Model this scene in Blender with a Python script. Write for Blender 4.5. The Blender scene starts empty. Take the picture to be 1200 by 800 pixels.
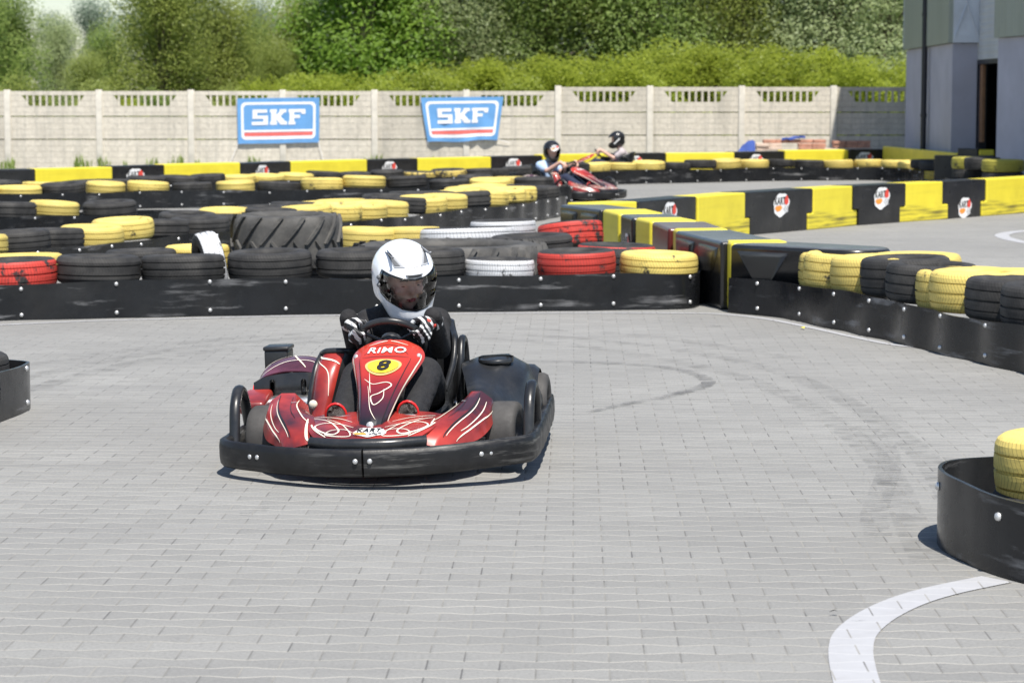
import bpy, bmesh, math, random
from mathutils import Vector, Matrix
from mathutils.bvhtree import BVHTree
random.seed(7)
R = math.radians
SC = bpy.context.scene
COL = SC.collection
# ------------------------------------------------------------------ camera model
F, HC, PITCH = 2770.0, 1.54, math.atan(283 / 2770.0)
_cp, _sp = math.cos(PITCH), math.sin(PITCH)
def G(px, py, z=0.0):
    """photo pixel (1200x800) -> point of the plane at height z"""
    u, v = (px - 600) / F, (400 - py) / F
    d = (u, _cp + v * _sp, -_sp + v * _cp)
    t = (z - HC) / d[2]
    return Vector((d[0] * t, d[1] * t, z))
def PX(p):
    """world point -> photo pixel column"""
    d = p[1] * _cp - (p[2] - HC) * _sp
    return 600 + F * p[0] / d
# ------------------------------------------------------------------ tagging
def tag(o, label=None, cat=None, group=None, kind=None):
    if label: o['label'] = label
    if cat: o['category'] = cat
    if group: o['group'] = group
    if kind: o['kind'] = kind
    return o
def empty(name, loc=(0, 0, 0), rot=(0, 0, 0)):
    o = bpy.data.objects.new(name, None); COL.objects.link(o)
    o.location = loc; o.rotation_euler = rot
    o.empty_display_size = .1
    return o
def link(name, me, parent=None, mats=None):
    o = bpy.data.objects.new(name, me); COL.objects.link(o)
    if parent: o.parent = parent
    return o
def copy_tree(o, parent=None):
    c = o.copy(); COL.objects.link(c)
    if parent: c.parent = parent
    for ch in list(o.children): copy_tree(ch, c)
    return c
# ------------------------------------------------------------------ mesh builder
class MB:
    def __init__(s): s.v = []; s.f = []; s.m = []; s.sm = []
    def add(s, vs, fs, mi=0, smooth=False):
        b = len(s.v); s.v += [tuple(p) for p in vs]
        for f in fs:
            s.f.append(tuple(b + i for i in f)); s.m.append(mi); s.sm.append(smooth)
    def box(s, c, d, rz=0, mi=0, rx=0, ry=0, bev=0):
        M = Matrix.Translation(c) @ Matrix.Rotation(rz, 4, 'Z') @ Matrix.Rotation(ry, 4, 'Y') @ Matrix.Rotation(rx, 4, 'X')
        x, y, z = d[0] / 2, d[1] / 2, d[2] / 2
        if bev <= 0:
            vs = [M @ Vector((a * x, b * y, e * z)) for e in (-1, 1) for b in (-1, 1) for a in (-1, 1)]
            s.add(vs, [(0, 2, 3, 1), (4, 5, 7, 6), (0, 1, 5, 4), (2, 6, 7, 3), (0, 4, 6, 2), (1, 3, 7, 5)], mi)
        else:
            bm = bmesh.new(); bmesh.ops.create_cube(bm, size=1)
            for v in bm.verts: v.co = Vector((v.co.x * d[0], v.co.y * d[1], v.co.z * d[2]))
            bmesh.ops.bevel(bm, geom=bm.edges[:], offset=bev, segments=3, affect='EDGES', profile=.5)
            s.bm(bm, M, mi, True)
    def bm(s, bm, M=Matrix(), mi=0, smooth=False):
        bm.verts.index_update()
        s.add([M @ v.co for v in bm.verts], [[v.index for v in f.verts] for f in bm.faces], mi, smooth); bm.free()
    def grid(s, P, mi=0, cu=False, cv=False, smooth=True, flip=False):
        n, m = len(P), len(P[0]); vs = [p for r in P for p in r]; fs = []
        for i in range(n if cu else n - 1):
            for j in range(m if cv else m - 1):
                a, b = i * m + j, i * m + (j + 1) % m
                c, d = ((i + 1) % n) * m + (j + 1) % m, ((i + 1) % n) * m + j
                fs.append((a, d, c, b) if flip else (a, b, c, d))
        s.add(vs, fs, mi, smooth)
    def tube(s, path, r, seg=10, mi=0, closed=False, cap=True, flat=None):
        P = [Vector(p) for p in path]; n = len(P); rows = []
        up0 = Vector((0, 0, 1)); prev = None
        for i in range(n):
            if closed: t = P[(i + 1) % n] - P[i - 1]
            else: t = P[min(i + 1, n - 1)] - P[max(i - 1, 0)]
            t.normalize()
            if prev is None:
                a = up0 if abs(t.z) < .9 else Vector((1, 0, 0))
                x = a.cross(t).normalized()
            else:
                x = (prev - t * prev.dot(t)).normalized()
            prev = x; y = t.cross(x)
            rr = r[i] if isinstance(r, (list, tuple)) else r
            fx, fy = flat if flat else (1, 1)
            rows.append([P[i] + (x * math.cos(k / seg * math.tau) * fx + y * math.sin(k / seg * math.tau) * fy) * rr for k in range(seg)])
        s.grid(rows, mi, cu=closed, cv=True, flip=True)
        if cap and not closed:
            s.add(rows[0], [tuple(range(seg))[::-1][::-1]], mi); s.add(rows[-1], [tuple(range(seg))[::-1]], mi)
    def lathe(s, prof, M=Matrix(), seg=24, mi=0, smooth=True, closed=False, cap=False):
        rows = [[M @ Vector((r * math.cos(k / seg * math.tau), r * math.sin(k / seg * math.tau), z)) for k in range(seg)] for r, z in prof]
        s.grid(rows, mi, cu=closed, cv=True, smooth=smooth)
        if cap:
            s.add(rows[0], [tuple(range(seg))[::-1]], mi); s.add(rows[-1], [tuple(range(seg))], mi)
    def prism(s, poly, fn, y0, y1, mi=0):
        """2D polygon (x,z) extruded between depths y0,y1; fn maps (x,y,z) -> point"""
        n = len(poly)
        vs = [fn(x, y0, z) for x, z in poly] + [fn(x, y1, z) for x, z in poly]
        fs = [tuple(range(n)), tuple(range(2 * n - 1, n - 1, -1))]
        fs += [(i, n + i, n + (i + 1) % n, (i + 1) % n) for i in range(n)]
        s.add(vs, fs, mi)
    def flat(s, poly, fn, mi=0):
        s.add([fn(x, y) for x, y in poly], [tuple(range(len(poly)))], mi)
    def capsule(s, p0, r0, p1, r1, mi=0, seg=14):
        bm = bmesh.new()
        for p, r in ((p0, r0), (p1, r1)):
            rr = r if isinstance(r, (tuple, list)) else (r, r, r)
            bmesh.ops.create_uvsphere(bm, u_segments=seg, v_segments=max(6, seg // 2 + 1), radius=1,
                matrix=Matrix.Translation(p) @ Matrix.Diagonal((rr[0], rr[1], rr[2], 1)))
        g = bmesh.ops.convex_hull(bm, input=bm.verts[:])
        bmesh.ops.delete(bm, geom=list({e for e in g['geom_interior'] + g['geom_unused'] if isinstance(e, bmesh.types.BMVert)}), context='VERTS')
        s.bm(bm, Matrix(), mi, True)
    def mesh(s, name, mats, fix=True):
        me = bpy.data.meshes.new(name); me.from_pydata(s.v, [], s.f)
        for m in (mats if isinstance(mats, (list, tuple)) else [mats]): me.materials.append(m)
        me.polygons.foreach_set('material_index', s.m); me.polygons.foreach_set('use_smooth', s.sm)
        if fix:
            bm = bmesh.new(); bm.from_mesh(me)
            bmesh.ops.recalc_face_normals(bm, faces=bm.faces[:]); bm.to_mesh(me); bm.free()
        me.update(); return me
    def build(s, name, mats, parent=None, fix=True, label=None):
        o = link(name, s.mesh(name, mats, fix), parent)
        if label: o['label'] = label
        return o
def catmull(pts, n, closed=False):
    P = [Vector(p) for p in pts]; out = []
    N = len(P) if closed else len(P) - 1
    for i in range(N):
        p1, p2 = P[i], P[(i + 1) % len(P)]
        p0 = P[i - 1] if (i > 0 or closed) else p1 * 2 - p2
        p3 = P[(i + 2) % len(P)] if (i + 2 < len(P) or closed) else p2 * 2 - p1
        for k in range(n):
            t = k / n
            out.append(.5 * ((2 * p1) + (p2 - p0) * t + (2 * p0 - 5 * p1 + 4 * p2 - p3) * t * t + (3 * p1 - p0 - 3 * p2 + p3) * t ** 3))
    if not closed: out.append(P[-1])
    return out
def resample(pts, step, closed=False):
    P = [Vector(p) for p in pts]
    if closed: P = P + [P[0]]
    L = [0]
    for a, b in zip(P, P[1:]): L.append(L[-1] + (b - a).length)
    n = max(2, round(L[-1] / step)); out = []; j = 0
    for i in range(n if closed else n + 1):
        d = L[-1] * i / n
        while j < len(L) - 2 and L[j + 1] < d: j += 1
        t = (d - L[j]) / max(1e-9, L[j + 1] - L[j])
        out.append(P[j].lerp(P[j + 1], t))
    return out
class Patch:
    """smooth surface through a grid of control points; decals can be laid on it"""
    def __init__(s, ctrl, lin_u=False): s.c = [[Vector(p) for p in r] for r in ctrl]; s.lu = lin_u
    @staticmethod
    def _cr(P, t):
        n = len(P) - 1; x = min(max(t, 0), 1) * n; i = min(int(x), n - 1); f = x - i
        p1, p2 = P[i], P[i + 1]
        p0 = P[i - 1] if i > 0 else p1 * 2 - p2
        p3 = P[i + 2] if i + 2 <= n else p2 * 2 - p1
        return .5 * ((2 * p1) + (p2 - p0) * f + (2 * p0 - 5 * p1 + 4 * p2 - p3) * f * f + (3 * p1 - p0 - 3 * p2 + p3) * f ** 3)
    @staticmethod
    def _li(P, t):
        n = len(P) - 1; x = min(max(t, 0), 1) * n; i = min(int(x), n - 1); return P[i].lerp(P[i + 1], x - i)
    def p(s, u, v): return s._cr([(s._li if s.lu else s._cr)(r, u) for r in s.c], v)
    def n(s, u, v):
        e = .01
        a = s.p(min(u + e, 1), v) - s.p(max(u - e, 0), v); b = s.p(u, min(v + e, 1)) - s.p(u, max(v - e, 0))
        return a.cross(b).normalized()
    def into(s, mb, nu, nv, th, mi=0, sgn=1, mi_back=None):
        A = [[s.p(i / nu, j / nv) for i in range(nu + 1)] for j in range(nv + 1)]
        B = [[A[j][i] - s.n(i / nu, j / nv) * th * sgn for i in range(nu + 1)] for j in range(nv + 1)]
        mb.grid(A, mi); mb.grid(B, mi if mi_back is None else mi_back, flip=True)
        k = mi if mi_back is None else mi_back
        mb.grid([A[0], B[0]], k, smooth=False); mb.grid([A[-1], B[-1]], k, smooth=False)
        mb.grid([[r[0] for r in A], [r[0] for r in B]], k, smooth=False); mb.grid([[r[-1] for r in A], [r[-1] for r in B]], k, smooth=False)
    def ribbon(s, mb, uv, w, mi, off=.003, sgn=1, n=10):
        pts = catmull([(a, b, 0) for a, b in uv], n); rows = []
        Q = [s.p(q.x, q.y) + s.n(q.x, q.y) * off * sgn for q in pts]; k = len(Q)
        for i, q in enumerate(pts):
            t = (Q[min(i + 1, k - 1)] - Q[max(i - 1, 0)]).normalized()
            sd = s.n(q.x, q.y).cross(t); ww = .74 * w * (.25 + .75 * math.sin(math.pi * (i + .3) / (k + .2)) ** .6) / 2
            rows.append([Q[i] - sd * ww, Q[i] + sd * ww])
        mb.grid(rows, mi)
    def decal(s, mb, verts, faces, u0, v0, du, dv, mi, off=.004, sgn=1):
        mb.add([s.p(u0 + x * du, v0 + y * dv) + s.n(u0 + x * du, v0 + y * dv) * off * sgn for x, y in verts], faces, mi)
def text2d(body, bold=0.0, shear=0.0):
    cu = bpy.data.curves.new('lettering', 'FONT'); cu.body = body; cu.size = 1; cu.offset = bold; cu.shear = shear; cu.space_character = 1.1
    cu.resolution_u = 3; cu.align_x = 'CENTER'; cu.align_y = 'CENTER'
    ob = bpy.data.objects.new('lettering', cu); COL.objects.link(ob)
    dg = bpy.context.evaluated_depsgraph_get()
    me = bpy.data.meshes.new_from_object(ob.evaluated_get(dg))
    vs = [(v.co.x, v.co.y) for v in me.vertices]; fs = [tuple(p.vertices) for p in me.polygons]
    bpy.data.objects.remove(ob); bpy.data.curves.remove(cu); bpy.data.meshes.remove(me)
    return vs, fs
def circle(cx, cy, rx, ry, n=28): return [(cx + rx * math.cos(i / n * math.tau), cy + ry * math.sin(i / n * math.tau)) for i in range(n)]
# ------------------------------------------------------------------ materials
class NT:
    def __init__(s, name):
        s.m = bpy.data.materials.new(name); s.m.use_nodes = True; s.t = s.m.node_tree; s.t.nodes.clear()
        s.out = s.t.nodes.new('ShaderNodeOutputMaterial')
    def n(s, t, **kw):
        nd = s.t.nodes.new(t)
        for k, v in kw.items():
            if k.startswith('_'): setattr(nd, k[1:], v)
        return nd
    def set(s, sock, v):
        if v is None: return
        if hasattr(v, 'links'): s.t.links.new(v, sock)
        else:
            if hasattr(sock, 'default_value'):
                try: sock.default_value = v
                except Exception: sock.default_value = (*v, 1)
    def math(s, op, a, b=None, c=None, clamp=False):
        nd = s.n('ShaderNodeMath', _operation=op, _use_clamp=clamp)
        s.set(nd.inputs[0], a); s.set(nd.inputs[1], b); s.set(nd.inputs[2], c); return nd.outputs[0]
    def coord(s, kind='Object', scale=None, rot=None):
        c = s.n('ShaderNodeTexCoord').outputs[kind]
        if scale or rot:
            mp = s.n('ShaderNodeMapping'); s.set(mp.inputs[0], c)
            if scale: mp.inputs['Scale'].default_value = scale
            if rot: mp.inputs['Rotation'].default_value = rot
            c = mp.outputs[0]
        return c
    def pos(s, scale=None):
        c = s.n('ShaderNodeNewGeometry').outputs['Position']
        if scale:
            mp = s.n('ShaderNodeMapping'); s.set(mp.inputs[0], c); mp.inputs['Scale'].default_value = scale; c = mp.outputs[0]
        return c
    def noise(s, vec, scale, detail=4, rough=.55, w=None):
        nd = s.n('ShaderNodeTexNoise'); s.set(nd.inputs['Vector'], vec); nd.inputs['Scale'].default_value = scale
        nd.inputs['Detail'].default_value = detail; nd.inputs['Roughness'].default_value = rough
        return nd.outputs['Fac']
    def ramp(s, fac, stops, interp='LINEAR'):
        nd = s.n('ShaderNodeValToRGB'); s.set(nd.inputs[0], fac); cr = nd.color_ramp; cr.interpolation = interp
        while len(cr.elements) > len(stops): cr.elements.remove(cr.elements[-1])
        while len(cr.elements) < len(stops): cr.elements.new(.5)
        for e, (p, c) in zip(cr.elements, stops):
            e.position = p; e.color = (c, c, c, 1) if isinstance(c, (int, float)) else (*c, 1)
        return nd.outputs[0]
    def mix(s, fac, a, b, blend='MIX'):
        nd = s.n('ShaderNodeMix', _data_type='RGBA', _blend_type=blend)
        s.set(nd.inputs[0], fac)
        for i, v in ((6, a), (7, b)):
            if hasattr(v, 'links'): s.t.links.new(v, nd.inputs[i])
            else: nd.inputs[i].default_value = (*v, 1) if len(v) == 3 else v
        return nd.outputs[2]
    def bump(s, h, strength=.3, dist=.01, prev=None):
        nd = s.n('ShaderNodeBump'); s.set(nd.inputs['Height'], h); nd.inputs['Strength'].default_value = strength; nd.inputs['Distance'].default_value = dist
        if prev is not None: s.set(nd.inputs['Normal'], prev)
        return nd.outputs[0]
    def rand(s): return s.n('ShaderNodeObjectInfo').outputs['Random']
    def sep(s, vec):
        nd = s.n('ShaderNodeSeparateXYZ'); s.set(nd.inputs[0], vec); return nd.outputs
    def pbr(s, col, rough=.5, metal=0, normal=None, coat=0, spec=.5, alpha=None, trans=0, ior=None):
        p = s.n('ShaderNodeBsdfPrincipled')
        s.set(p.inputs['Base Color'], col if hasattr(col, 'links') else (*col, 1)); s.set(p.inputs['Roughness'], rough); s.set(p.inputs['Metallic'], metal)
        s.set(p.inputs['Normal'], normal); p.inputs['Coat Weight'].default_value = coat; p.inputs['Coat Roughness'].default_value = .08
        p.inputs['Specular IOR Level'].default_value = spec
        if alpha is not None: s.set(p.inputs['Alpha'], alpha)
        s.t.links.new(p.outputs[0], s.out.inputs[0]); return s.m
def mat(name, col, rough=.5, metal=0, var=.12, vs=6, bump=0, bs=60, bd=.004, coat=0, spec=.5, scuff=None, scuff_sc=(3, 3, 40), scuff_t=(.62, .72), randv=0, dirt=None):
    """plain procedural material: broad tint variation, fine bump, optional long pale scuffs and patches of dust"""
    k = NT(name); c = k.coord()
    n1 = k.noise(c, vs, 5)
    lo = tuple(max(0, x * (1 - var)) for x in col); hi = tuple(min(1, x * (1 + var)) for x in col)
    cc = k.ramp(n1, [(.3, lo), (.7, hi)])
    if randv:
        r = k.math('MULTIPLY_ADD', k.rand(), randv, 1 - randv / 2)
        cc = k.mix(1, cc, _gray(k, r), 'MULTIPLY')
    rr = k.ramp(k.noise(c, vs * 3.1, 4), [(.3, max(0, rough - .08)), (.7, min(1, rough + .08))])
    if scuff:
        m = k.ramp(k.noise(k.coord(scale=scuff_sc), 1.0, 6, .62), [(scuff_t[0], 0), (scuff_t[1], 1)])
        m = k.math('MULTIPLY', m, k.ramp(k.noise(c, 2.3, 3), [(.42, 0), (.62, 1)]))
        cc = k.mix(k.math('MULTIPLY', m, .75), cc, scuff)
    if dirt:
        m = k.ramp(k.noise(c, vs * .7, 6, .65), [(.5, 0), (.75, 1)])
        cc = k.mix(k.math('MULTIPLY', m, dirt[1]), cc, dirt[0])
    nm = k.bump(k.noise(c, bs, 5), bump, bd) if bump else None
    return k.pbr(cc, rr, metal, nm, coat, spec)
def _gray(k, v):
    nd = k.n('ShaderNodeCombineXYZ')
    for i in range(3): k.set(nd.inputs[i], v)
    return nd.outputs[0]

def m_paver(paint=False):
    k = NT('white_line_on_pavers' if paint else 'concrete_pavers'); ps = k.n('ShaderNodeMapping'); k.set(ps.inputs[0], k.n('ShaderNodeNewGeometry').outputs['Position'])
    ps.inputs['Rotation'].default_value = (0, 0, R(1.5))
    x, y, _ = k.sep(ps.outputs[0])
    Lx, D, A = .2, .1, .0075
    j = k.math('ROUND', k.math('DIVIDE', y, D))                      # nearest course line
    par = k.math('MULTIPLY', k.math('FRACT', k.math('MULTIPLY', j, .5)), 1.0)   # 0 or .5
    ph = k.math('ADD', k.math('DIVIDE', x, Lx), par)
    tri = k.math('SUBTRACT', k.math('MULTIPLY', k.math('ABSOLUTE', k.math('SUBTRACT', k.math('FRACT', ph), .5)), 4), 1)
    w = k.math('MULTIPLY', k.math('MINIMUM', k.math('MAXIMUM', k.math('MULTIPLY', tri, 2.0), -1), 1), A)
    line = k.math('ADD', k.math('MULTIPLY', j, D), w)
    dh0 = k.math('SUBTRACT', y, line)
    dh = k.math('ABSOLUTE', dh0)
    row = k.math('ADD', j, k.math('SUBTRACT', k.math('GREATER_THAN', dh0, 0), 1))
    par2 = k.math('FRACT', k.math('MULTIPLY', k.math('ADD', row, 1), .5))
    bx = k.math('ADD', k.math('DIVIDE', x, Lx), par2)
    dv = k.math('MULTIPLY', k.math('ABSOLUTE', k.math('SUBTRACT', k.math('FRACT', k.math('ADD', bx, .5)), .5)), Lx)
    cb = k.n('ShaderNodeCombineXYZ'); k.set(cb.inputs[0], k.math('ROUND', bx)); k.set(cb.inputs[0], k.math('FLOOR', bx)); k.set(cb.inputs[1], row)
    wn = k.n('ShaderNodeTexWhiteNoise', _noise_dimensions='2D'); k.set(wn.inputs[0], cb.outputs[0]); brick = wn.outputs[0]
    jh = k.math('SUBTRACT', 1, k.math('DIVIDE', k.math('SUBTRACT', dh, .0022), .0028, clamp=True), clamp=True)
    jv = k.math('SUBTRACT', 1, k.math('DIVIDE', k.math('SUBTRACT', dv, .0016), .0018, clamp=True), clamp=True)
    pp = k.pos()
    big = k.noise(pp, .35, 5, .6); mid = k.noise(pp, 4, 5, .6); fine = k.noise(pp, 90, 4, .7)
    base = k.ramp(k.math('ADD', k.math('MULTIPLY', brick, .55), k.math('MULTIPLY', mid, .45)), [(.2, (.200, .199, .192)), (.8, (.29, .288, .277))])
    base = k.mix(.55, base, k.ramp(fine, [(.3, (.165, .164, .158)), (.7, (.335, .332, .32))]))
    base = k.mix(k.ramp(big, [(.35, .0), (.68, .7)]), base, (.188, .187, .182))
    spk = k.ramp(k.noise(k.pos((14, 40, 14)), 1.0, 3, .6), [(.62, 0), (.72, .35)])
    base = k.mix(spk, base, (.13, .13, .14))
    # tyre rubber dragged over the stones, in streaks
    st = k.noise(k.pos((.25, 2.5, 1)), 1.0, 6, .65)
    base = k.mix(k.ramp(st, [(.54, 0), (.78, .36)]), base, (.12, .12, .125))
    sand = k.ramp(k.noise(pp, 2.2, 4), [(.35, (.31, .295, .26)), (.65, (.47, .45, .40))])
    dark = k.ramp(k.noise(pp, 3.1, 4), [(.34, (.06, .06, .062)), (.62, (.27, .26, .235))])
    c = k.mix(k.math('MULTIPLY', jh, .72), base, sand); c = k.mix(k.math('MULTIPLY', jv, .7), c, dark)
    if paint:                                    # worn road paint over the same stones: joints show, edges crumble
        c = k.mix(k.ramp(k.noise(pp, 9, 6, .7), [(.3, 0), (.75, .5)]), (.40, .405, .425), (.30, .30, .31))
        c = k.mix(k.math('MULTIPLY', jh, .45), c, (.52, .52, .51)); c = k.mix(k.math('MULTIPLY', jv, .8), c, dark)
        al = k.ramp(k.noise(pp, 14, 5, .7), [(.2, .45), (.36, 1)])
        return k.pbr(c, .75, 0, k.bump(k.math('MULTIPLY', fine, .3), .3, .004), spec=.3, alpha=al)
    ch = k.math('MINIMUM', k.math('DIVIDE', dh, .011, clamp=True), k.math('DIVIDE', dv, .009, clamp=True))   # bevelled stone edges
    hgt = k.math('ADD', k.math('MULTIPLY', fine, .12), ch)
    nm = k.bump(hgt, .55, .004)
    return k.pbr(c, .85, 0, nm, spec=.3)
def m_tread(name, paint=None, chev=1, wear=.5):
    """tyre rubber, optionally painted; cross grooves run round the tread as relief"""
    k = NT(name); c = k.coord(); x, y, z = k.sep(c)
    rad = k.math('SQRT', k.math('ADD', k.math('MULTIPLY', x, x), k.math('MULTIPLY', y, y)))
    ang = k.math('ARCTAN2', y, x)
    tw = k.math('MULTIPLY', k.math('ABSOLUTE', k.math('SUBTRACT', z, .1)), 1.6 * chev)
    fr = k.math('FRACT', k.math('MULTIPLY', k.math('ADD', ang, tw), 84 / math.tau))
    grv = k.math('LESS_THAN', fr, .16)
    grv = k.math('MULTIPLY', grv, k.math('GREATER_THAN', rad, .268))
    n1 = k.noise(c, 7, 6, .65); n2 = k.noise(c, 40, 5, .6)
    rub = k.ramp(n1, [(.3, (.018, .018, .019)), (.75, (.05, .048, .046))])
    rub = k.mix(k.math('MULTIPLY', grv, .7), rub, (.006, .006, .006))
    dust = k.ramp(k.noise(c, 3.5, 5), [(.42, 0), (.8, .38)])
    rub = k.mix(dust, rub, (.105, .10, .093))
    if paint:
        r = k.math('MULTIPLY_ADD', k.rand(), .25, .85)
        pc = k.mix(1, k.ramp(n1, [(.3, tuple(a * .85 for a in paint)), (.7, paint)]), _gray(k, r), 'MULTIPLY')
        pc = k.mix(k.ramp(k.noise(c, 2.2, 5, .65), [(.46, 0), (.72, .6)]), pc, tuple(a * .5 for a in paint))
        wv = k.math('MULTIPLY_ADD', k.rand(), .1, 0)
        chip = k.ramp(k.math('ADD', k.noise(c, 9, 7, .75), wv), [(.62 + .12 * (1 - wear), 0), (.68 + .12 * (1 - wear), 1)])
        col = k.mix(chip, pc, rub)
        col = k.mix(k.math('MULTIPLY', grv, .45), col, rub)
        rough = .6
    else: col = rub; rough = .72
    h = k.math('ADD', k.math('MULTIPLY', grv, -1), k.math('MULTIPLY', n2, .35))
    return k.pbr(col, rough, 0, k.bump(h, .65, .006), spec=.35)
def m_leaf(name, a, b, tr=.32):
    k = NT(name); c = k.coord(); r = k.rand()
    n = k.noise(c, 1.1, 4, .6); n2 = k.noise(c, 9, 3)
    col = k.ramp(k.math('ADD', k.math('MULTIPLY', n, .6), k.math('MULTIPLY', n2, .4)), [(.32, a), (.68, b)])
    v = k.math('MULTIPLY_ADD', r, .3, .85); col = k.mix(1, col, _gray(k, v), 'MULTIPLY')
    d = k.n('ShaderNodeBsdfDiffuse'); k.set(d.inputs[0], col)
    t = k.n('ShaderNodeBsdfTranslucent'); k.set(t.inputs[0], k.mix(.5, col, b))
    g = k.n('ShaderNodeBsdfGlossy'); g.inputs['Roughness'].default_value = .45; g.inputs[0].default_value = (.8, .85, .8, 1)
    m1 = k.n('ShaderNodeMixShader'); m1.inputs[0].default_value = tr; k.t.links.new(d.outputs[0], m1.inputs[1]); k.t.links.new(t.outputs[0], m1.inputs[2])
    m2 = k.n('ShaderNodeMixShader'); m2.inputs[0].default_value = .02; k.t.links.new(m1.outputs[0], m2.inputs[1]); k.t.links.new(g.outputs[0], m2.inputs[2])
    k.t.links.new(m2.outputs[0], k.out.inputs[0]); return k.m
def m_fence(name):
    k = NT(name); c = k.coord(); x, y, z = k.sep(c)
    cs = .125                                    # split-face courses cast into the boards
    row = k.math('FLOOR', k.math('DIVIDE', z, cs)); fz = k.math('FRACT', k.math('DIVIDE', z, cs))
    off = k.math('MULTIPLY', k.math('FRACT', k.math('MULTIPLY', row, .5)), .42)
    fx = k.math('FRACT', k.math('DIVIDE', k.math('ADD', x, off), .42))
    jz = k.math('LESS_THAN', fz, .1); jx = k.math('LESS_THAN', fx, .03); jj = k.math('MAXIMUM', jz, jx)
    n = k.noise(c, 14, 6, .7); n2 = k.noise(k.pos((1, 1, .35)), 2.2, 5, .65)
    col = k.ramp(n, [(.3, (.53, .485, .405)), (.7, (.68, .63, .535))])
    col = k.mix(k.ramp(n2, [(.48, 0), (.78, .42)]), col, (.25, .235, .20))
    col = k.mix(k.math('MULTIPLY', jj, .3), col, (.22, .21, .185))
    col = k.mix(1, col, _gray(k, k.math('MULTIPLY_ADD', k.rand(), .2, .86)), 'MULTIPLY')
    st = k.ramp(k.noise(k.pos((7, 1, .5)), 1.0, 5, .6), [(.5, 0), (.7, .35)]); col = k.mix(st, col, (.27, .265, .235))
    h = k.math('ADD', k.math('MULTIPLY', n, .8), k.math('MULTIPLY', jj, -.9))
    return k.pbr(col, .9, 0, k.bump(h, .6, .03), spec=.25)
def m_clad(name, col, pitch, axis):
    k = NT(name); c = k.pos(); s = k.sep(c)
    f = k.math('FRACT', k.math('DIVIDE', s[axis], pitch))
    rib = k.ramp(f, [(0, 0), (.06, 1), (.44, 1), (.5, 0)])
    n = k.noise(k.pos((1, 1, .25)), 1.3, 6, .65)
    cc = k.ramp(n, [(.3, tuple(a * .88 for a in col)), (.7, tuple(a * 1.08 for a in col))])
    return k.pbr(cc, .55, 0, k.bump(rib, .7, .03), spec=.4)
def m_visor():
    k = NT('clear_visor'); a = k.n('ShaderNodeBsdfTransparent'); a.inputs[0].default_value = (.88, .88, .89, 1)
    g = k.n('ShaderNodeBsdfGlossy'); g.inputs['Roughness'].default_value = .05
    fr = k.n('ShaderNodeFresnel'); fr.inputs[0].default_value = 1.45
    m = k.n('ShaderNodeMixShader'); k.t.links.new(fr.outputs[0], m.inputs[0]); k.t.links.new(a.outputs[0], m.inputs[1]); k.t.links.new(g.outputs[0], m.inputs[2])
    k.t.links.new(m.outputs[0], k.out.inputs[0]); return k.m
def m_mark(name, col, thr, dens, sc):
    """worn paint / rubber lying on the paving, see-through where it is worn away"""
    k = NT(name); n = k.noise(k.pos(sc), 1.0, 6, .7)
    a = k.ramp(n, [(thr, 0), (thr + .14, dens)])
    return k.pbr(k.ramp(k.noise(k.pos(), 30, 4), [(.3, tuple(c * .85 for c in col)), (.7, col)]), .75, 0, None, spec=.3, alpha=a)
def m_livery(name):
    """race livery: red running to dark plum towards the nose tip, height based pattern of the print itself"""
    k = NT(name); c = k.coord(); x, y, z = k.sep(c)
    n = k.noise(c, 5, 4)
    f = k.math('ADD', z, k.math('MULTIPLY', n, .06))
    col = k.ramp(k.math('DIVIDE', k.math('SUBTRACT', f, .22), .32, clamp=True), [(.12, (.012, .011, .014)), (.3, (.055, .012, .022)), (.5, (.20, .014, .018)), (.66, (.40, .030, .02)), (1, (.50, .045, .024))])
    return k.pbr(col, .3, 0, None, .4)
def m_red(name):
    k = NT(name); c = k.coord()
    n = k.noise(c, 3.2, 4, .55); n2 = k.noise(c, 14, 5, .7)
    col = k.ramp(n, [(.34, (.05, .012, .016)), (.46, (.24, .022, .018)), (.6, (.42, .042, .030)), (.8, (.36, .06, .05))])
    col = k.mix(k.ramp(n2, [(.66, 0), (.76, .4)]), col, (.05, .02, .02))
    return k.pbr(col, .34, 0, None, .35)
def m_stripeglove():
    k = NT('glove_leather'); c = k.coord()
    w = k.n('ShaderNodeTexWave', _wave_type='BANDS', _bands_direction='DIAGONAL'); k.set(w.inputs[0], c); w.inputs['Scale'].default_value = 14; w.inputs['Distortion'].default_value = 3; w.inputs['Detail'].default_value = 1
    return k.pbr(k.ramp(w.outputs[1], [(.60, (.012, .012, .014)), (.68, (.62, .62, .62))]), .55)

M = {}
M['paver'] = m_paver()
M['line'] = m_paver(True)
M['skid'] = m_mark('rubber_skid', (.08, .08, .085), .44, .45, (6, 22, 6))
M['faint'] = m_mark('faint_rubber', (.10, .10, .10), .48, .26, (5, 20, 6))
M['smear'] = m_mark('rubber_smear', (.07, .07, .075), .50, .34, (9, 26, 6))
M['grass'] = mat('rough_grass', (.09, .13, .03), .9, var=.5, vs=2)
M['fence'] = m_fence('cast_concrete')
M['post'] = mat('concrete_post', (.60, .565, .49), .9, var=.15, vs=5, bump=.3, bs=50, dirt=((.22, .21, .18), .4))
M['rub'] = m_tread('tyre_rubber')
M['yel'] = m_tread('yellow_painted_tyre', (.78, .61, .17), 1, .6)
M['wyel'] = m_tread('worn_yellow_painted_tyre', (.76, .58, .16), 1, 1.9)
M['oliv'] = m_tread('dull_yellow_painted_tyre', (.42, .38, .06), 1, .8)
M['red'] = m_tread('red_painted_tyre', (.60, .06, .045), .3, 1.15)
M['wht'] = m_tread('white_painted_tyre', (.74, .75, .77), .3, 1.1)
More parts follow.
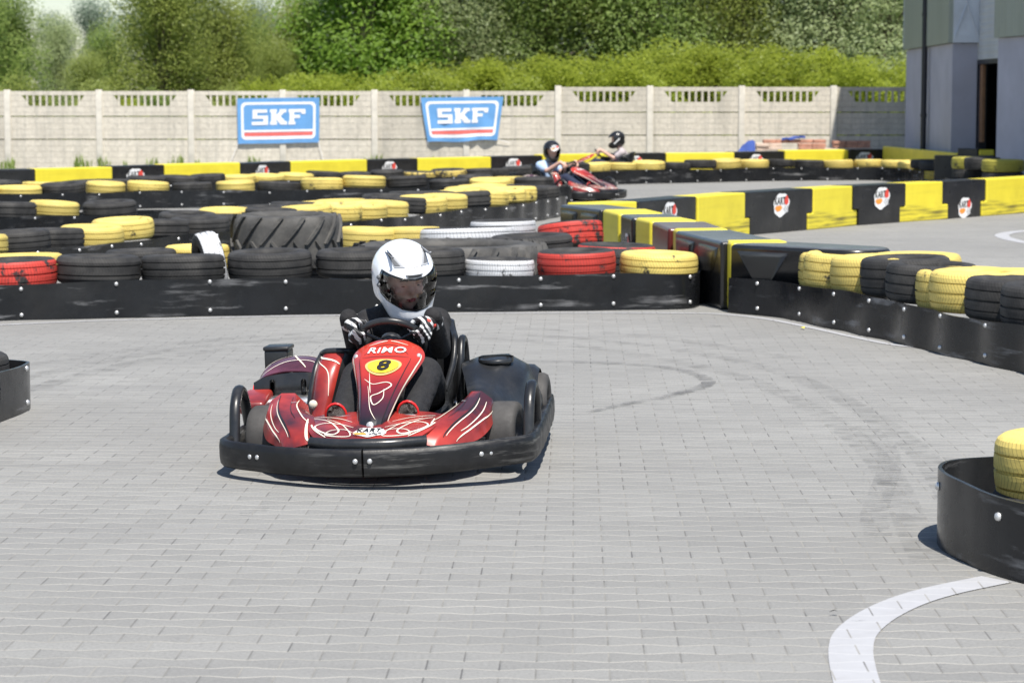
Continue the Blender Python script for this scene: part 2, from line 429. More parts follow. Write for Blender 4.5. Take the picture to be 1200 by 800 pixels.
M['belt'] = mat('conveyor_belt_rubber', (.012, .013, .015), .25, var=.3, vs=3, bump=.10, bs=25, scuff=(.36, .36, .37), scuff_sc=(1.6, 1.6, 14), scuff_t=(.57, .72), dirt=((.05, .049, .048), .3), spec=.3)
M['bolt'] = mat('zinc_bolt', (.62, .62, .62), .4, metal=.6, var=.2, vs=20)
M['byel'] = mat('yellow_plastic', (.76, .64, .045), .42, var=.06, vs=3, dirt=((.45, .36, .03), .35), scuff=(.14, .12, .03), scuff_sc=(1.0, 1.0, 22), scuff_t=(.6, .7))
def m_byel():
    k = NT('yellow_plastic'); c = k.coord(); z = k.sep(c)[2]
    n = k.noise(c, 3, 5); col = k.ramp(n, [(.3, (.70, .585, .04)), (.7, (.79, .67, .05))])
    d = k.ramp(k.noise(c, 2.1, 6, .65), [(.5, 0), (.75, .35)]); col = k.mix(d, col, (.45, .36, .03))
    s = k.ramp(k.noise(k.coord(scale=(.9, .9, 24)), 1.0, 6, .6), [(.46, 0), (.62, 1)])
    low = k.ramp(z, [(.0, .9), (.17, .75), (.24, .06)])          # tyres rub along the foot of the blocks
    col = k.mix(k.math('MULTIPLY', s, low), col, (.07, .062, .03))
    return k.pbr(col, .42, 0, None, spec=.5)
M['byel'] = m_byel()
def m_dust_sheen(name='dust_sheen_black_plastic', base=(.014, .014, .015)):
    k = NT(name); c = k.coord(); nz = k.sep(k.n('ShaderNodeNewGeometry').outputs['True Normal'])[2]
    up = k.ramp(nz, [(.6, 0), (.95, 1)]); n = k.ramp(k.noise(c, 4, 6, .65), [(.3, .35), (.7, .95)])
    col = k.mix(k.math('MULTIPLY', up, n), base, (.17, .18, .185))  # upward faces paler: settled dust plus sky reflection put into the colour
    s = k.ramp(k.noise(k.coord(scale=(1.2, 1.2, 20)), 1.0, 6, .6), [(.62, 0), (.76, .5)]); col = k.mix(s, col, (.16, .16, .16))
    return k.pbr(col, .27, 0, None, spec=.5)
M['dust_sheen'] = m_dust_sheen(); M['maroon'] = m_dust_sheen('dull_red_block_tint', (.10, .016, .014))  # one barrier block gets a dull red base colour
M['bblk'] = mat('black_plastic', (.014, .014, .015), .33, var=.3, vs=3, scuff=(.20, .20, .20), scuff_sc=(1.2, 1.2, 20), scuff_t=(.66, .76), dirt=((.06, .058, .055), .4))
M['ltop'] = mat('faded_black_plastic', (.05, .052, .055), .38, var=.3, vs=4, dirt=((.14, .14, .13), .5))
M['white'] = mat('white_print', (.80, .80, .80), .5, var=.04)
M['lred'] = mat('red_print', (.70, .07, .05), .5, var=.05)
M['lora'] = mat('orange_print', (.85, .30, .05), .5, var=.05)
M['lblk'] = mat('black_print', (.012, .012, .012), .5, var=.1)
M['grey'] = mat('grey_print', (.4, .4, .41), .5, var=.1)
M['bblue'] = mat('blue_banner_cloth', (.12, .31, .60), .6, var=.08, vs=3)
M['bwht'] = mat('white_banner_print', (.80, .81, .83), .6, var=.04)
M['bred'] = mat('red_banner_print', (.70, .14, .12), .6, var=.06)
M['lilac'] = mat('lilac_render', (.40, .40, .46), .85, var=.08, vs=1.5, bump=.15, bs=40, dirt=((.30, .295, .34), .4))
M['clad'] = m_clad('grey_green_cladding', (.31, .335, .28), .31, 1)
M['siding'] = m_clad('pale_siding', (.50, .52, .53), .12, 2)
M['silver'] = mat('galvanised_sheet', (.62, .66, .72), .38, metal=.35, var=.12, vs=3)
M['pipe'] = mat('dark_downpipe', (.014, .015, .02), .45, var=.2)
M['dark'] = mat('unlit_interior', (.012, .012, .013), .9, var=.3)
M['wood'] = mat('brown_door_wood', (.22, .11, .05), .6, var=.2, vs=8)
M['terra'] = mat('orange_red_brick', (.52, .27, .19), .85, var=.3, vs=9, randv=.5)
M['cream'] = mat('pale_brick', (.55, .43, .35), .85, var=.2, vs=9, randv=.4)
M['tarp'] = mat('blue_tarpaulin', (.05, .10, .38), .5, var=.2, vs=4)
M['bark'] = mat('bark', (.12, .095, .07), .95, var=.4, vs=9, bump=.5, bs=20)
M['blossom'] = mat('yellow_leaf', (.7, .62, .04), .8)
# ------------------------------------------------------------------ ground
def sheet(name, pts, z, m, kind='structure'):
    mb = MB(); mb.flat([(p[0], p[1]) for p in pts], lambda x, y: (x, y, z)); return tag(mb.build(name, m, fix=False), kind=kind)
sheet('ground', [(-400, -60), (400, -60), (400, 900), (-400, 900)], 0, M['paver'])
sheet('grass_verge', [(-400, 53.15), (400, 53.15), (400, 899), (-400, 899)], .004, M['grass'])
def road_line(name, pts, w, m, z=.003, closed=False):
    """a painted band following ground points"""
    P = resample(catmull([(p.x, p.y, 0) for p in pts], 8), .06); rows = []
    for i, p in enumerate(P):
        t = (P[min(i + 1, len(P) - 1)] - P[max(i - 1, 0)]).normalized(); n = Vector((-t.y, t.x, 0))
        ww = w(i / (len(P) - 1)) if callable(w) else w
        rows.append([(p - n * ww / 2) + Vector((0, 0, z)), (p + n * ww / 2) + Vector((0, 0, z))])
    mb = MB(); mb.grid(rows, 0, smooth=False); return tag(mb.build(name, m, fix=False), kind='structure')
road_line('painted_line', [G(*p) for p in [(-60, 383.5), (0, 381), (100, 376.5), (200, 373.8), (300, 371.3), (400, 369.6), (500, 368.3), (600, 367), (700, 366.6), (780, 367), (840, 368), (895, 373.5), (950, 384), (1000, 395), (1046, 404), (1085, 408)]], .055, M['line'])
road_line('painted_line', [G(*p) for p in [(1168, 679), (1110, 691), (1065, 704), (1027, 722), (1003, 742), (997, 762), (1000, 785), (1004, 800), (1012, 840)]], .125, M['line'])
road_line('painted_line', [G(*p) for p in [(1290, 294), (1240, 289), (1200, 284), (1180, 279.5), (1174, 276), (1182, 273), (1205, 270.5), (1260, 268)]], .16, M['line'])
road_line('tyre_mark', [G(*p) for p in [(610, 424), (660, 424.5), (720, 426.5), (770, 430), (805, 436), (826, 444), (829, 451), (806, 459), (770, 468), (730, 475), (690, 484)]], lambda t: .035 + .045 * math.sin(math.pi * t), M['skid'], .008)
road_line('tyre_mark', [G(*p) for p in [(1012, 500), (1035, 520), (1043, 545), (1034, 575), (1024, 605), (1030, 630)]], lambda t: .10, M['smear'], .008)
road_line('tyre_mark', [G(*p) for p in [(566, 379.5), (600, 379.8)]], .03, M['skid'], .008)
road_line('tyre_mark', [G(*p) for p in [(690, 377), (760, 376), (840, 383), (900, 392)]], .05, M['smear'], .008)
road_line('tyre_mark', [G(*p) for p in [(268, 612), (290, 603), (318, 594)]], .05, M['smear'], .008)
for arc in ([(-20, 470), (200, 418), (430, 398), (640, 402), (860, 440), (1010, 520), (1090, 660)], [(-20, 452), (220, 408), (450, 392), (680, 397), (900, 432), (1060, 515), (1150, 640)], [(-20, 436), (240, 400), (470, 387), (720, 391), (930, 420)]):
    road_line('tyre_mark', [G(*p) for p in arc], .13, M['faint'], .006)
def leaflet(px, py, m, s, label):
    p = G(px, py); mb = MB()
    mb.grid([[(-s, -.3 * s, .001), (-s * .2, -.5 * s, .006), (s, 0, .002)], [(-s * .8, .3 * s, .004), (0, .45 * s, .012), (s, .1 * s, .003)]])
    o = mb.build('fallen_leaf', m); o.location = p + Vector((0, 0, .009)); o.rotation_euler = (0, 0, px)
    tag(o, label, 'leaf')
leaflet(977, 721, M['lblk'], .014, 'small dark scrap lying on the paving beside the curved white line')
leaflet(941, 386, M['blossom'], .03, 'bright yellow leaf on the paving below the right belt wall')
# ------------------------------------------------------------------ concrete fence
FY = 53.06; PW = 2.05
def fence_panel(ztop):
    mb = MB(); w = PW - .14; h = w / 2
    b0, b1, b2 = .0, ztop - 1.08, ztop - .57
    for a, b in ((b0, b1), (b1 + .022, b2)):
        mb.box((0, 0, (a + b) / 2), (w, .05, b - a))
    a = b2 + .022; zo = ztop - .33; zr = ztop - .09       # top board with a balustrade opening
    mb.box((0, 0, (a + zo) / 2), (w, .05, zo - a))
    mb.box((0, 0, (zr + ztop) / 2), (w, .05, ztop - zr))
    for s in (-1, 1):
        mb.prism([(s * h, zo), (s * (h - .42), zo), (s * (h - .25), zr), (s * h, zr)], lambda x, y, z: (x, y, z), -.025, .025)
    for i in range(-4, 5): mb.box((i * .145, 0, (zo + zr) / 2), (.045, .04, zr - zo))
    return mb.mesh('fence_panel', M['fence'])
def post_mesh(z):
    mb = MB(); mb.box((0, 0, z / 2), (.14, .13, z), bev=.012); return mb.mesh('post', M['post'])
def fence(label, k0, k1, zt):
    e = empty('concrete_fence', (0, FY, 0)); tag(e, label, 'fence', 'precast concrete fence along the track')
    pm, po = fence_panel(zt), post_mesh(zt + .03)
    for i in range(k0, k1):
        o = link('fence_panel', pm, e); o.location = (1.03 + (i + .5) * PW, 0, 0)
    for i in range(k0, k1 + (1 if k1 > 1 else 0)):
        o = link('post', po, e); o.location = (1.03 + i * PW, 0, 0)
fence('long lower run of pale concrete fence carrying both blue banners', -14, 0, 1.73)
fence('taller run of pale concrete fence ending in shadow at the building', 0, 8, 1.82)
# ------------------------------------------------------------------ banners
def banner(label, quad, y, wrinkle, cords):
    """quad: photo corners TL,TR,BR,BL on the fence plane"""
    def onp(px, py):
        u, v = (px - 600) / F, (400 - py) / F; d = (u, _cp + v * _sp, -_sp + v * _cp); t = y / d[1]
        return Vector((d[0] * t, y, HC + d[2] * t))
    TL, TR, BR, BL = [onp(*q) for q in quad]; c = (TL + TR + BR + BL) / 4
    def fn(u, v, o=0):
        p = TL.lerp(TR, u).lerp(BL.lerp(BR, u), 1 - v)
        d = wrinkle * (.5 * math.sin(u * 9 + v * 3) * (1 - v) + .35 * math.sin(u * 17 - v * 5) * (1 - v) ** 2)
        sag = wrinkle * .9 * math.sin(u * math.pi * 3 + .6) * max(0, .25 - v) 
        return p - c + Vector((0, -abs(d) - .02 - o, sag))
    mb = MB(); n, m = 36, 20
    A = [[fn(i / n, j / m) for i in range(n + 1)] for j in range(m + 1)]
    mb.grid(A, 0); mb.grid([[p + Vector((0, .004, 0)) for p in r] for r in A], 0)
    W = (TR - TL).length; H = (TL - BL).length
    def strip(P0, P1, o, mi):    # subdivided strip between two uv polylines
        mb.grid([[fn(*a, o), fn(*b, o)] for a, b in zip(P0, P1)], mi)
    def rr(ix, iy, r):
        pts = []
        for cx, cy, a0 in ((1 - ix, 1 - iy, 0), (ix, 1 - iy, 90), (ix, iy, 180), (1 - ix, iy, 270)):
            for k in range(7):
                a = R(a0 + k * 15); pts.append((cx + (r * math.cos(a) - (r if cx > .5 else -r)) / W, cy + (r * math.sin(a) - (r if cy > .5 else -r)) / H))
        out = []
        for i, p in enumerate(pts):
            q = pts[(i + 1) % len(pts)]; k = max(1, int(math.hypot((q[0] - p[0]) * W, (q[1] - p[1]) * H) / .08))
            out += [(p[0] + (q[0] - p[0]) * t / k, p[1] + (q[1] - p[1]) * t / k) for t in range(k)]
        return out + [out[0]]
    def ring(ix, iy, r, w):
        o = rr(ix, iy, r); cx = [( .5 + (x - .5) * (1 - w / W / abs(.5 - ix) ), .5 + (yy - .5) * (1 - w / H / abs(.5 - iy))) for x, yy in o]
        return o, cx
    o, i_ = ring(.045, .09, .10, .055); strip(o, i_, .004, 1)
    def bar(u0, u1, v0, v1, oo, mi): 
        k = 24; strip([(u0 + (u1 - u0) * t / k, v0) for t in range(k + 1)], [(u0 + (u1 - u0) * t / k, v1) for t in range(k + 1)], oo, mi)
    bar(.075, .925, .255, .30, .005, 1); bar(.08, .92, .165, .245, .005, 2); bar(.085, .915, .145, .16, .005, 1)
    Sg = [(0, 0), (1.2, 0), (1.2, .60), (.40, .60), (.40, .79), (1.14, .79), (1.14, 1), (.06, 1), (.06, .40), (.86, .40), (.86, .21), (0, .21)]
    Kg = [(0, 0), (.5, 0), (.5, .22), (.44, .22), (.44, .36), (.78, 0), (1.25, 0), (1.25, .22), (1.12, .22), (.78, .54), (1.05, .8), (1.2, .8), (1.2, 1), (.7, 1), (.7, .86), (.44, .62), (.44, .8), (.5, .8), (.5, 1), (0, 1), (0, .8), (.08, .8), (.08, .22), (0, .22)]
    Fg = [(0, 0), (.5, 0), (.5, .2), (.42, .2), (.42, .42), (.85, .42), (.85, .62), (.42, .62), (.42, .8), (.95, .8), (.95, .68), (1.25, .68), (1.25, 1), (0, 1), (0, .8), (.08, .8), (.08, .2), (0, .2)]
    for k, g in enumerate((Sg, Kg, Fg)):
        bm = bmesh.new(); f = bm.faces.new([bm.verts.new((.175 + (k * 1.36 + a) * .165, .41 + b * .34, 0)) for a, b in g])
        f.normal_update(); bmesh.ops.triangulate(bm, faces=[f])
        for v in bm.verts: v.co = fn(v.co.x, v.co.y, .008)
        mb.bm(bm, Matrix(), 1)
    ob = mb.build('banner', [M['bblue'], M['bwht'], M['bred']], fix=False); ob.location = c
    tag(ob, label, 'banner', 'blue banners hung on the fence')
    cm = MB()
    for a, b in cords:
        cm.tube([onp(*a) - c + Vector((0, -.03, 0)), onp(*b) - c + Vector((0, -.01, 0))], .006, 6)
    cm.build('cord', M['white'], ob)
banner('flat rectangular blue banner with white letters, held by two cords', [(278, 115.5), (374.5, 114.5), (374, 167), (279, 169)], FY - .06, .012, [((279, 168), (270, 191)), ((373, 166), (379, 188))])
banner('wrinkled blue banner narrowing towards its lower edge, with white letters', [(493, 114.5), (590, 113.5), (583, 164), (501, 167)], FY - .06, .07, [((501, 166), (501, 170)), ((583, 163), (597, 167.5))])
# ------------------------------------------------------------------ vegetation
LEAF = {
 'olive': m_leaf('olive_leaves', (.20, .245, .06), (.42, .48, .14), .62),
 'bright': m_leaf('bright_leaves', (.15, .26, .03), (.34, .50, .085), .62),
 'grey': m_leaf('grey_green_leaves', (.23, .29, .12), (.50, .56, .31), .62),
 'mid': m_leaf('mid_green_leaves', (.18, .26, .065), (.38, .48, .15), .62),
 'lime': m_leaf('yellow_green_leaves', (.20, .265, .025), (.42, .48, .075), .62),
 'far': m_leaf('far_mist_pale_leaves', (.20, .27, .20), (.36, .43, .34), .62),  # mist over the distant trees put into this pale leaf colour
}
def leaf_mesh(name, m, blobs, n, size, seed, droop=0.0):
    """n leaf-sized faces spread through lobed blobs, thin towards the outline"""
    rg = random.Random(seed); vs = []; fs = []
    wts = [b[1][0] * b[1][1] + b[1][0] * b[1][2] for b in blobs]
    for i in range(n):
        c, r = rg.choices(blobs, wts)[0]
        d = Vector((rg.gauss(0, 1), rg.gauss(0, 1), rg.gauss(0, 1))).normalized()
        q = rg.random() ** .33 * (1 + .16 * math.sin(d.x * 7 + seed) * math.sin(d.z * 6 + d.y * 5 + seed))
        if rg.random() < .06: q *= 1.12
        p = Vector(c) + Vector((d.x * r[0], d.y * r[1], d.z * r[2])) * q
        a = Vector((rg.gauss(0, 1), rg.gauss(0, 1), rg.gauss(0, .7) - droop)).normalized()
        nn = (d * .35 + Vector((.1, -.4, .75)) + Vector((rg.gauss(0, .38), rg.gauss(0, .38), rg.gauss(0, .38)))).normalized()
        b = nn.cross(a)
        if b.length < 1e-3: continue
        b.normalize(); a = b.cross(nn); s = size * rg.uniform(.55, 1.3); k = len(vs)
        vs += [tuple(p - a * s), tuple(p - b * s * .5 + nn * s * .12), tuple(p + a * s), tuple(p + b * s * .5 + nn * s * .12)]
        fs.append((k, k + 1, k + 2, k + 3))
    me = bpy.data.meshes.new(name); me.from_pydata(vs, [], fs); me.materials.append(m); me.update(); return me
def crown_blobs(rg, h, w, base, k):
    out = []
    for i in range(k):
        t = (i + .5) / k; z = base + (h - base) * t
        rr = w * 1.12 * (1 - .86 * t) ** .8 * min(1, .55 + t * 4)
        a = rg.uniform(0, math.tau); o = rr * rg.uniform(.25, .75)
        s = w * rg.uniform(.34, .6)
        out.append(((o * math.cos(a), o * math.sin(a), z), (s, s, s * rg.uniform(.7, 1.05))))
    return out
def tree_proto(name, kind, h, w, base, k, n, size, seed, droop=0):
    rg = random.Random(seed); bl = crown_blobs(rg, h, w, base, k)
    cm = leaf_mesh('crown', LEAF[kind], bl, n, size, seed, droop)
    mb = MB(); r0 = .09 + .014 * h
    P = [Vector((rg.uniform(-.12, .12) * z / h * 2, rg.uniform(-.12, .12) * z / h * 2, z)) for z in [0, h * .2, h * .45, h * .7, h * .9]]
    mb.tube(P, [r0 * 1.3, r0, r0 * .75, r0 * .4, r0 * .12], 9)
    for c, r in bl:
        c = Vector(c); s = P[1].lerp(P[3], min(1, max(0, c.z / h * .8)))
        m = s.lerp(c, .5) + Vector((0, 0, -.12)); mb.tube([s, m, c], [r0 * .38, r0 * .25, r0 * .08], 6)
    return cm, mb.mesh('trunk', M['bark'])
PROTO = {}
def proto(kind, var):
    if (kind, var) not in PROTO:
        a = dict(olive=(7.0, 2.5, .7, 30, 30000, .060, 0), bright=(7.4, 2.8, .8, 26, 26000, .075, 0), grey=(8.0, 2.5, .6, 30, 30000, .058, .5), mid=(7, 2.5, .6, 30, 30000, .062, .2), far=(11, 3, 1, 30, 22000, .10, 0))[kind]
        PROTO[kind, var] = tree_proto('tree', kind, a[0], a[1], a[2], a[3], a[4], a[5], 11 + 7 * var + len(kind), a[6])
    return PROTO[kind, var]
def tree(px, Y, kind, var, sc, label, rz=0):
    e = empty('broadleaf_tree', ((px - 600) * Y / F, Y, 0), (0, 0, rz)); e.scale = (sc, sc, sc * random.uniform(.92, 1.08))
    tag(e, label, 'tree', 'trees behind the fence'); c, t = proto(kind, var)
    link('trunk', t, e); link('crown', c, e)
TREES = [
 (-165, 66, 'olive', 2, .9, 'olive tree outside the left edge'),
 (-270, 65, 'bright', 0, .85, 'bright green tree outside the left edge'),
 (-55, 64, 'mid', 0, 1.0, 'dark green tree cut by the left edge behind the fence'),
 (-48, 69, 'mid', 1, .95, 'mid green tree at the left edge, behind the darker green one'),
 (14, 70, 'mid', 0, .62, 'low mid green tree between the left edge and the first sky gap'),
 (70, 73, 'grey', 1, .49, 'low grey green tree right below the first sky gap'),
 (132, 68, 'mid', 2, .52, 'mid green tree at the right side of the first sky gap'),
 (268, 68, 'olive', 2, .60, 'olive tree at the left side of the second sky gap'),
 (304, 70, 'mid', 1, .57, 'low green tree filling the bottom of the second sky gap'),
 (352, 67, 'olive', 0, .62, 'olive tree at the right side of the second sky gap'),
 (104, 63.5, 'olive', 1, .40, 'short feathery olive tree below the gap of sky at top left'),
 (192, 64, 'olive', 0, .78, 'wide olive brown tree behind the fence between left edge and first banner'),
 (214, 67, 'olive', 1, .90, 'olive tree with dense small leaves between the sky gap and the first banner'),
 (322, 64, 'olive', 2, .40, 'low dark brownish tree in the hollow above the first banner'),
 (432, 65, 'bright', 0, 1.0, 'bright fresh green tree with large leaves right above the first banner'),
 (478, 67, 'bright', 1, 1.02, 'bright green dense tree standing between the two banners'),
 (528, 66, 'grey', 0, 1.0, 'pale grey green willow above the second banner'),
 (585, 69, 'mid', 2, 1.08, 'soft mid green tree just right above the second banner'),
 (640, 66, 'mid', 0, 1.0, 'mid green tree above the nearest fence post left of both far drivers'),
 (705, 67, 'olive', 2, 1.05, 'olive green tree above the two drivers in black helmets'),
 (762, 65.5, 'mid', 1, .9, 'darker green tree right of the far drivers, behind yellow bushes'),
 (815, 67, 'grey', 1, 1.0, 'grey leaved poplar behind the third fence panel left of the shadow'),
 (868, 66, 'olive', 0, .95, 'olive tree above the stack of bricks behind the fence'),
 (920, 68, 'grey', 2, 1.05, 'grey green poplar with pale leaves above the blue tarpaulin'),
 (975, 65, 'grey', 0, 1.0, 'silvery poplar above the edge of shadow on the fence'),
 (1030, 66, 'grey', 1, 1.05, 'silvery green poplar directly beside the building corner'),
 (1090, 69, 'mid', 2, 1.05, 'green tree half hidden behind the building corner'),
]
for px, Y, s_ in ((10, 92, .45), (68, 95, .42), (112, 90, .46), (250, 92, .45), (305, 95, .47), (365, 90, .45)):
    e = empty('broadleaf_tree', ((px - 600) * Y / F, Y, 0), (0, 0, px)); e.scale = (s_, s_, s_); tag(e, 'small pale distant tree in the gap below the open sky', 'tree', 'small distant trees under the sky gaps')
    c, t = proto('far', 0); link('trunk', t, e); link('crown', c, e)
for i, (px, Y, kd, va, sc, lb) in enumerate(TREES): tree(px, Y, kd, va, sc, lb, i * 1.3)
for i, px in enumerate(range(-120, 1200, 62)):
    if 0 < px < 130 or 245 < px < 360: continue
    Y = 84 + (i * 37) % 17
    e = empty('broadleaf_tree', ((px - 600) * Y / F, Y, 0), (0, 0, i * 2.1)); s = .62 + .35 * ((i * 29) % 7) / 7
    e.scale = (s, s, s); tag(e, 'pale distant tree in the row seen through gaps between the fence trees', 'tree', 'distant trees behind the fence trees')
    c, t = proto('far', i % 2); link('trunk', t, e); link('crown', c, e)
# thickets of bushes right behind the fence
def shrub_proto(kind, seed, n=12000, w=1.25, h=2.2):
    rg = random.Random(seed); bl = []
    for i in range(13):
        a = rg.uniform(0, math.tau); t = rg.random(); o = w * .62 * rg.random() ** .5
        s = w * rg.uniform(.28, .45); bl.append(((o * math.cos(a), o * math.sin(a) * .7, .35 + (h - .6) * t * (1 - .35 * o / w)), (s, s, s * 1.15)))
    cm = leaf_mesh('foliage', LEAF[kind], bl, n, .046, seed)
    mb = MB()
    for c, r in bl[:9]: mb.tube([(c[0] * .15, c[1] * .15, 0), (c[0] * .5, c[1] * .5, c[2] * .5), c], [.035, .025, .008], 5)
    return cm, mb.mesh('stem', M['bark'])
SHR = {k: [shrub_proto(k, 31 + 5 * i + len(k)) for i in range(3)] for k in ('lime', 'mid', 'olive')}
def ordn(i):
    w = ['first', 'second', 'third', 'fourth', 'fifth', 'sixth', 'seventh', 'eighth', 'ninth', 'tenth', 'eleventh', 'twelfth', 'thirteenth', 'fourteenth', 'fifteenth', 'sixteenth', 'seventeenth', 'eighteenth', 'nineteenth', 'twentieth']
    if i < 20: return w[i]
    return ('twenty-' if i < 29 else 'thirty-') + w[(i - 20) % 10] if i not in (29,) else 'thirtieth'
prof = [(-40, .86), (60, .86), (150, .84), (300, .86), (350, .92), (420, .95), (480, .97), (540, 1.04), (600, 1.09), (700, 1.12), (770, 1.24), (850, 1.2), (930, 1.2), (1000, 1.12), (1100, 1.1)]
def ph(px):
    for (a, b), (c, d) in zip(prof, prof[1:]):
        if a <= px <= c: return b + (d - b) * (px - a) / (c - a)
    return 1.2
sh = []
for i, px in enumerate(range(-40, 1110, 38)):
    kd = 'lime' if px > 330 or (px > 120 and i % 2) else ('olive' if (i % 3) else 'mid')
    Y = 56.5 + (i * 13 % 10) * .28; sh.append((px, Y, kd, ph(px) * (.86 + .34 * ((i * 17) % 7) / 7) * (.95 if kd == 'lime' else .95)))
for i, px in enumerate(range(340, 1110, 55)):
    sh.append((px + 11, 60.5 + (i * 7 % 5) * .3, 'lime', ph(px) * 1.12))
cnt = {}
for i, (px, Y, kd, s) in enumerate(sorted(sh)):
    e = empty('bush', ((px - 600) * Y / F, Y, 0), (0, 0, i * 1.7)); e.scale = (s, s, s)
    w = {'lime': 'yellow green', 'mid': 'mid green', 'olive': 'olive green'}[kd]; cnt[w] = cnt.get(w, 0) + 1
    tag(e, f'{ordn(cnt[w] - 1)} {w} bush from the left along the back of the concrete fence', 'bush', 'bushes behind the fence')
    c, t = SHR[kd][i % 3]; link('foliage', c, e); link('stem', t, e)
def weed_mesh(seed):
    rg = random.Random(seed); mb = MB()
    for i in range(26):
        a = rg.uniform(0, math.tau); l = rg.uniform(.08, .28); b = Vector((rg.uniform(-.16, .16), rg.uniform(-.05, .05), 0)); t = b + Vector((math.cos(a) * l * .35, math.sin(a) * l * .3, l)); w = Vector((math.cos(a + 1.5), math.sin(a + 1.5), 0)) * .014
        m = b.lerp(t, .6) + Vector((0, 0, l * .12)); mb.grid([[b - w, b + w], [m - w * .8, m + w * .8], [t, t + w * .1]])
    return mb.mesh('weed', LEAF['mid'])
WM = [weed_mesh(i) for i in range(3)]
for i, px in enumerate([3, 12, 93, 104, 124, 148, 178, 206, 232, 300, 331, 430, 440, 447, 506, 640, 655, 740, 832]):
    o = link('weed_tuft', WM[i % 3]); o.location = ((px - 600) * 52.85 / F, 52.85, 0); o.rotation_euler = (0, 0, i); s = .7 + .6 * (i * 7 % 5) / 5; o.scale = (s, s, s * 1.1)
    tag(o, 'small green weed tuft growing at the foot of the concrete fence', 'weed', 'weeds at the foot of the fence')
# ------------------------------------------------------------------ building on the right
B = empty('workshop_building', (8.45, 51, 0)); tag(B, 'grey green clad workshop on a lilac plinth with black downpipe and dark doorway', 'building')
bo = Vector((8.45, 51, 0))
def wall_piece(name, plan, z0, z1, m, thick=.12, out=0.0):
    """vertical slab along a plan line, thickness to its right side"""
    mb = MB()
    for a, b in zip(plan, plan[1:]):
        a = Vector((*a, 0)); b = Vector((*b, 0)); d = (b - a).normalized(); n = Vector((-d.y, d.x, 0))
        a2, b2 = a + n * thick, b + n * thick
        vs = [p - n * out + Vector((0, 0, z)) - bo for z in (z0, z1) for p in (a, b)] + [p + Vector((0, 0, z)) - bo for z in (z0, z1) for p in (a2, b2)]
        mb.add(vs, [(0, 1, 3, 2), (5, 4, 6, 7), (0, 2, 6, 4), (1, 5, 7, 3), (2, 3, 7, 6), (0, 4, 5, 1)])
    return mb.build(name, m, B)
ZL = 2.59
wa, wb, wc, wd, we, wf = (8.45, 51.0), (8.27, 44.7), (8.74, 44.7), (8.80, 41.0), (8.37, 41.0), (8.95, 37.0)
wall_piece('plinth_wall', [wa, wb], 0, ZL, M['lilac']); wall_piece('plinth_wall', [(8.27, 44.69), wc], 0, ZL, M['lilac'])
wall_piece('plinth_wall', [we, wf, (9.6, 30)], 0, ZL, M['lilac'])
wall_piece('cladding', [wa, wb], ZL + .01, 8.2, M['clad'], .2, .08); wall_piece('cladding', [(8.37, 40.99), wf, (9.6, 30)], ZL + .01, 8, M['clad'], .2, .08)
wall_piece('braced_panel', [(8.27, 44.6), (8.74, 44.6)], ZL + .01, 8, M['silver'], .2, .0)
mb = MB()
for k in range(4):
    z = 2.7 + k * 1.3; mb.tube([(8.28, 44.58, z), (8.73, 44.58, z + 1.25)], .012, 6); mb.tube([(8.73, 44.572, z), (8.28, 44.572, z + 1.25)], .012, 6)
ob = mb.build('brace', M['silver'], B); ob.location = -bo
wall_piece('pale_siding', [(8.741, 44.7), (8.80, 41.0)], 2.28, 8, M['siding'], .15)
wall_piece('door_jamb', [(8.755, 44.69), (8.766, 44.57)], 0, 2.19, M['pipe'], .15); wall_piece('door_leaf', [(8.768, 44.55), (8.775, 44.32)], .75, 2.19, M['wood'], .05)
wall_piece('door_frame', [(8.735, 44.69), (8.79, 41.0)], 2.2, 2.279, M['pipe'], .15)
wall_piece('corner_flashing', [(8.42, 51.14), (8.36, 50.9)], 2.66, 8, M['silver'], .06)
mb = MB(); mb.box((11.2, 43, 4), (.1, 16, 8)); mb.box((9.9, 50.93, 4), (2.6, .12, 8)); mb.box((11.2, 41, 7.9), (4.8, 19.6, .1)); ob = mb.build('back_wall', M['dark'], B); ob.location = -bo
mb = MB(); mb.tube([(8.25, 47.6, 0), (8.25, 47.6, 8)], .058, 14); mb.tube([(8.25, 47.6, 1.2), (8.25, 47.6, 1.26)], .07, 14); mb.tube([(8.25, 47.6, 3.2), (8.25, 47.6, 3.26)], .07, 14)
ob = mb.build('downpipe', M['pipe'], B); ob.location = -bo
# ------------------------------------------------------------------ brick pallets and tarpaulin behind the far barrier
def brickstack(name, label, px0, px1, Y, z0, z1, m, tilt=0):
    x0, x1 = (px0 - 600) * Y / F, (px1 - 600) * Y / F; mb = MB(); rg = random.Random(px0)
    rows = max(1, round((z1 - z0) / .09)); e = z0
    for r in range(rows):
        n = max(1, round((x1 - x0) / .26))
        for i in range(n):
            w = (x1 - x0) / n; mb.box((x0 + w * (i + .5) + rg.uniform(-.01, .01), rg.uniform(-.03, .03), z0 + (r + .5) * (z1 - z0) / rows), (w - .012, .26, (z1 - z0) / rows - .006), rz=rg.uniform(-.05, .05), bev=.006)
    o = mb.build(name, m); o.location = (0, Y, 0); o.rotation_euler = (0, tilt, 0); tag(o, label, 'bricks', 'building material behind the far barrier')
def pallet(px0, px1, Y, h, label):
    x0, x1 = (px0 - 600) * Y / F, (px1 - 600) * Y / F; mb = MB()
    for k in range(4): mb.box(((x0 + x1) / 2, 0, h * (k + .5) / 4), (x1 - x0, .3, h / 4 - .01), bev=.006)
    o = mb.build('block_stack', M['cream']); o.location = (0, Y, 0); tag(o, label, 'blocks', 'building material behind the far barrier')
pallet(886, 966, 51.7, .44, 'low stack of pale blocks under the loose bricks'); pallet(964, 1020, 51.3, .50, 'pale block stack at the shaded end of the fence')
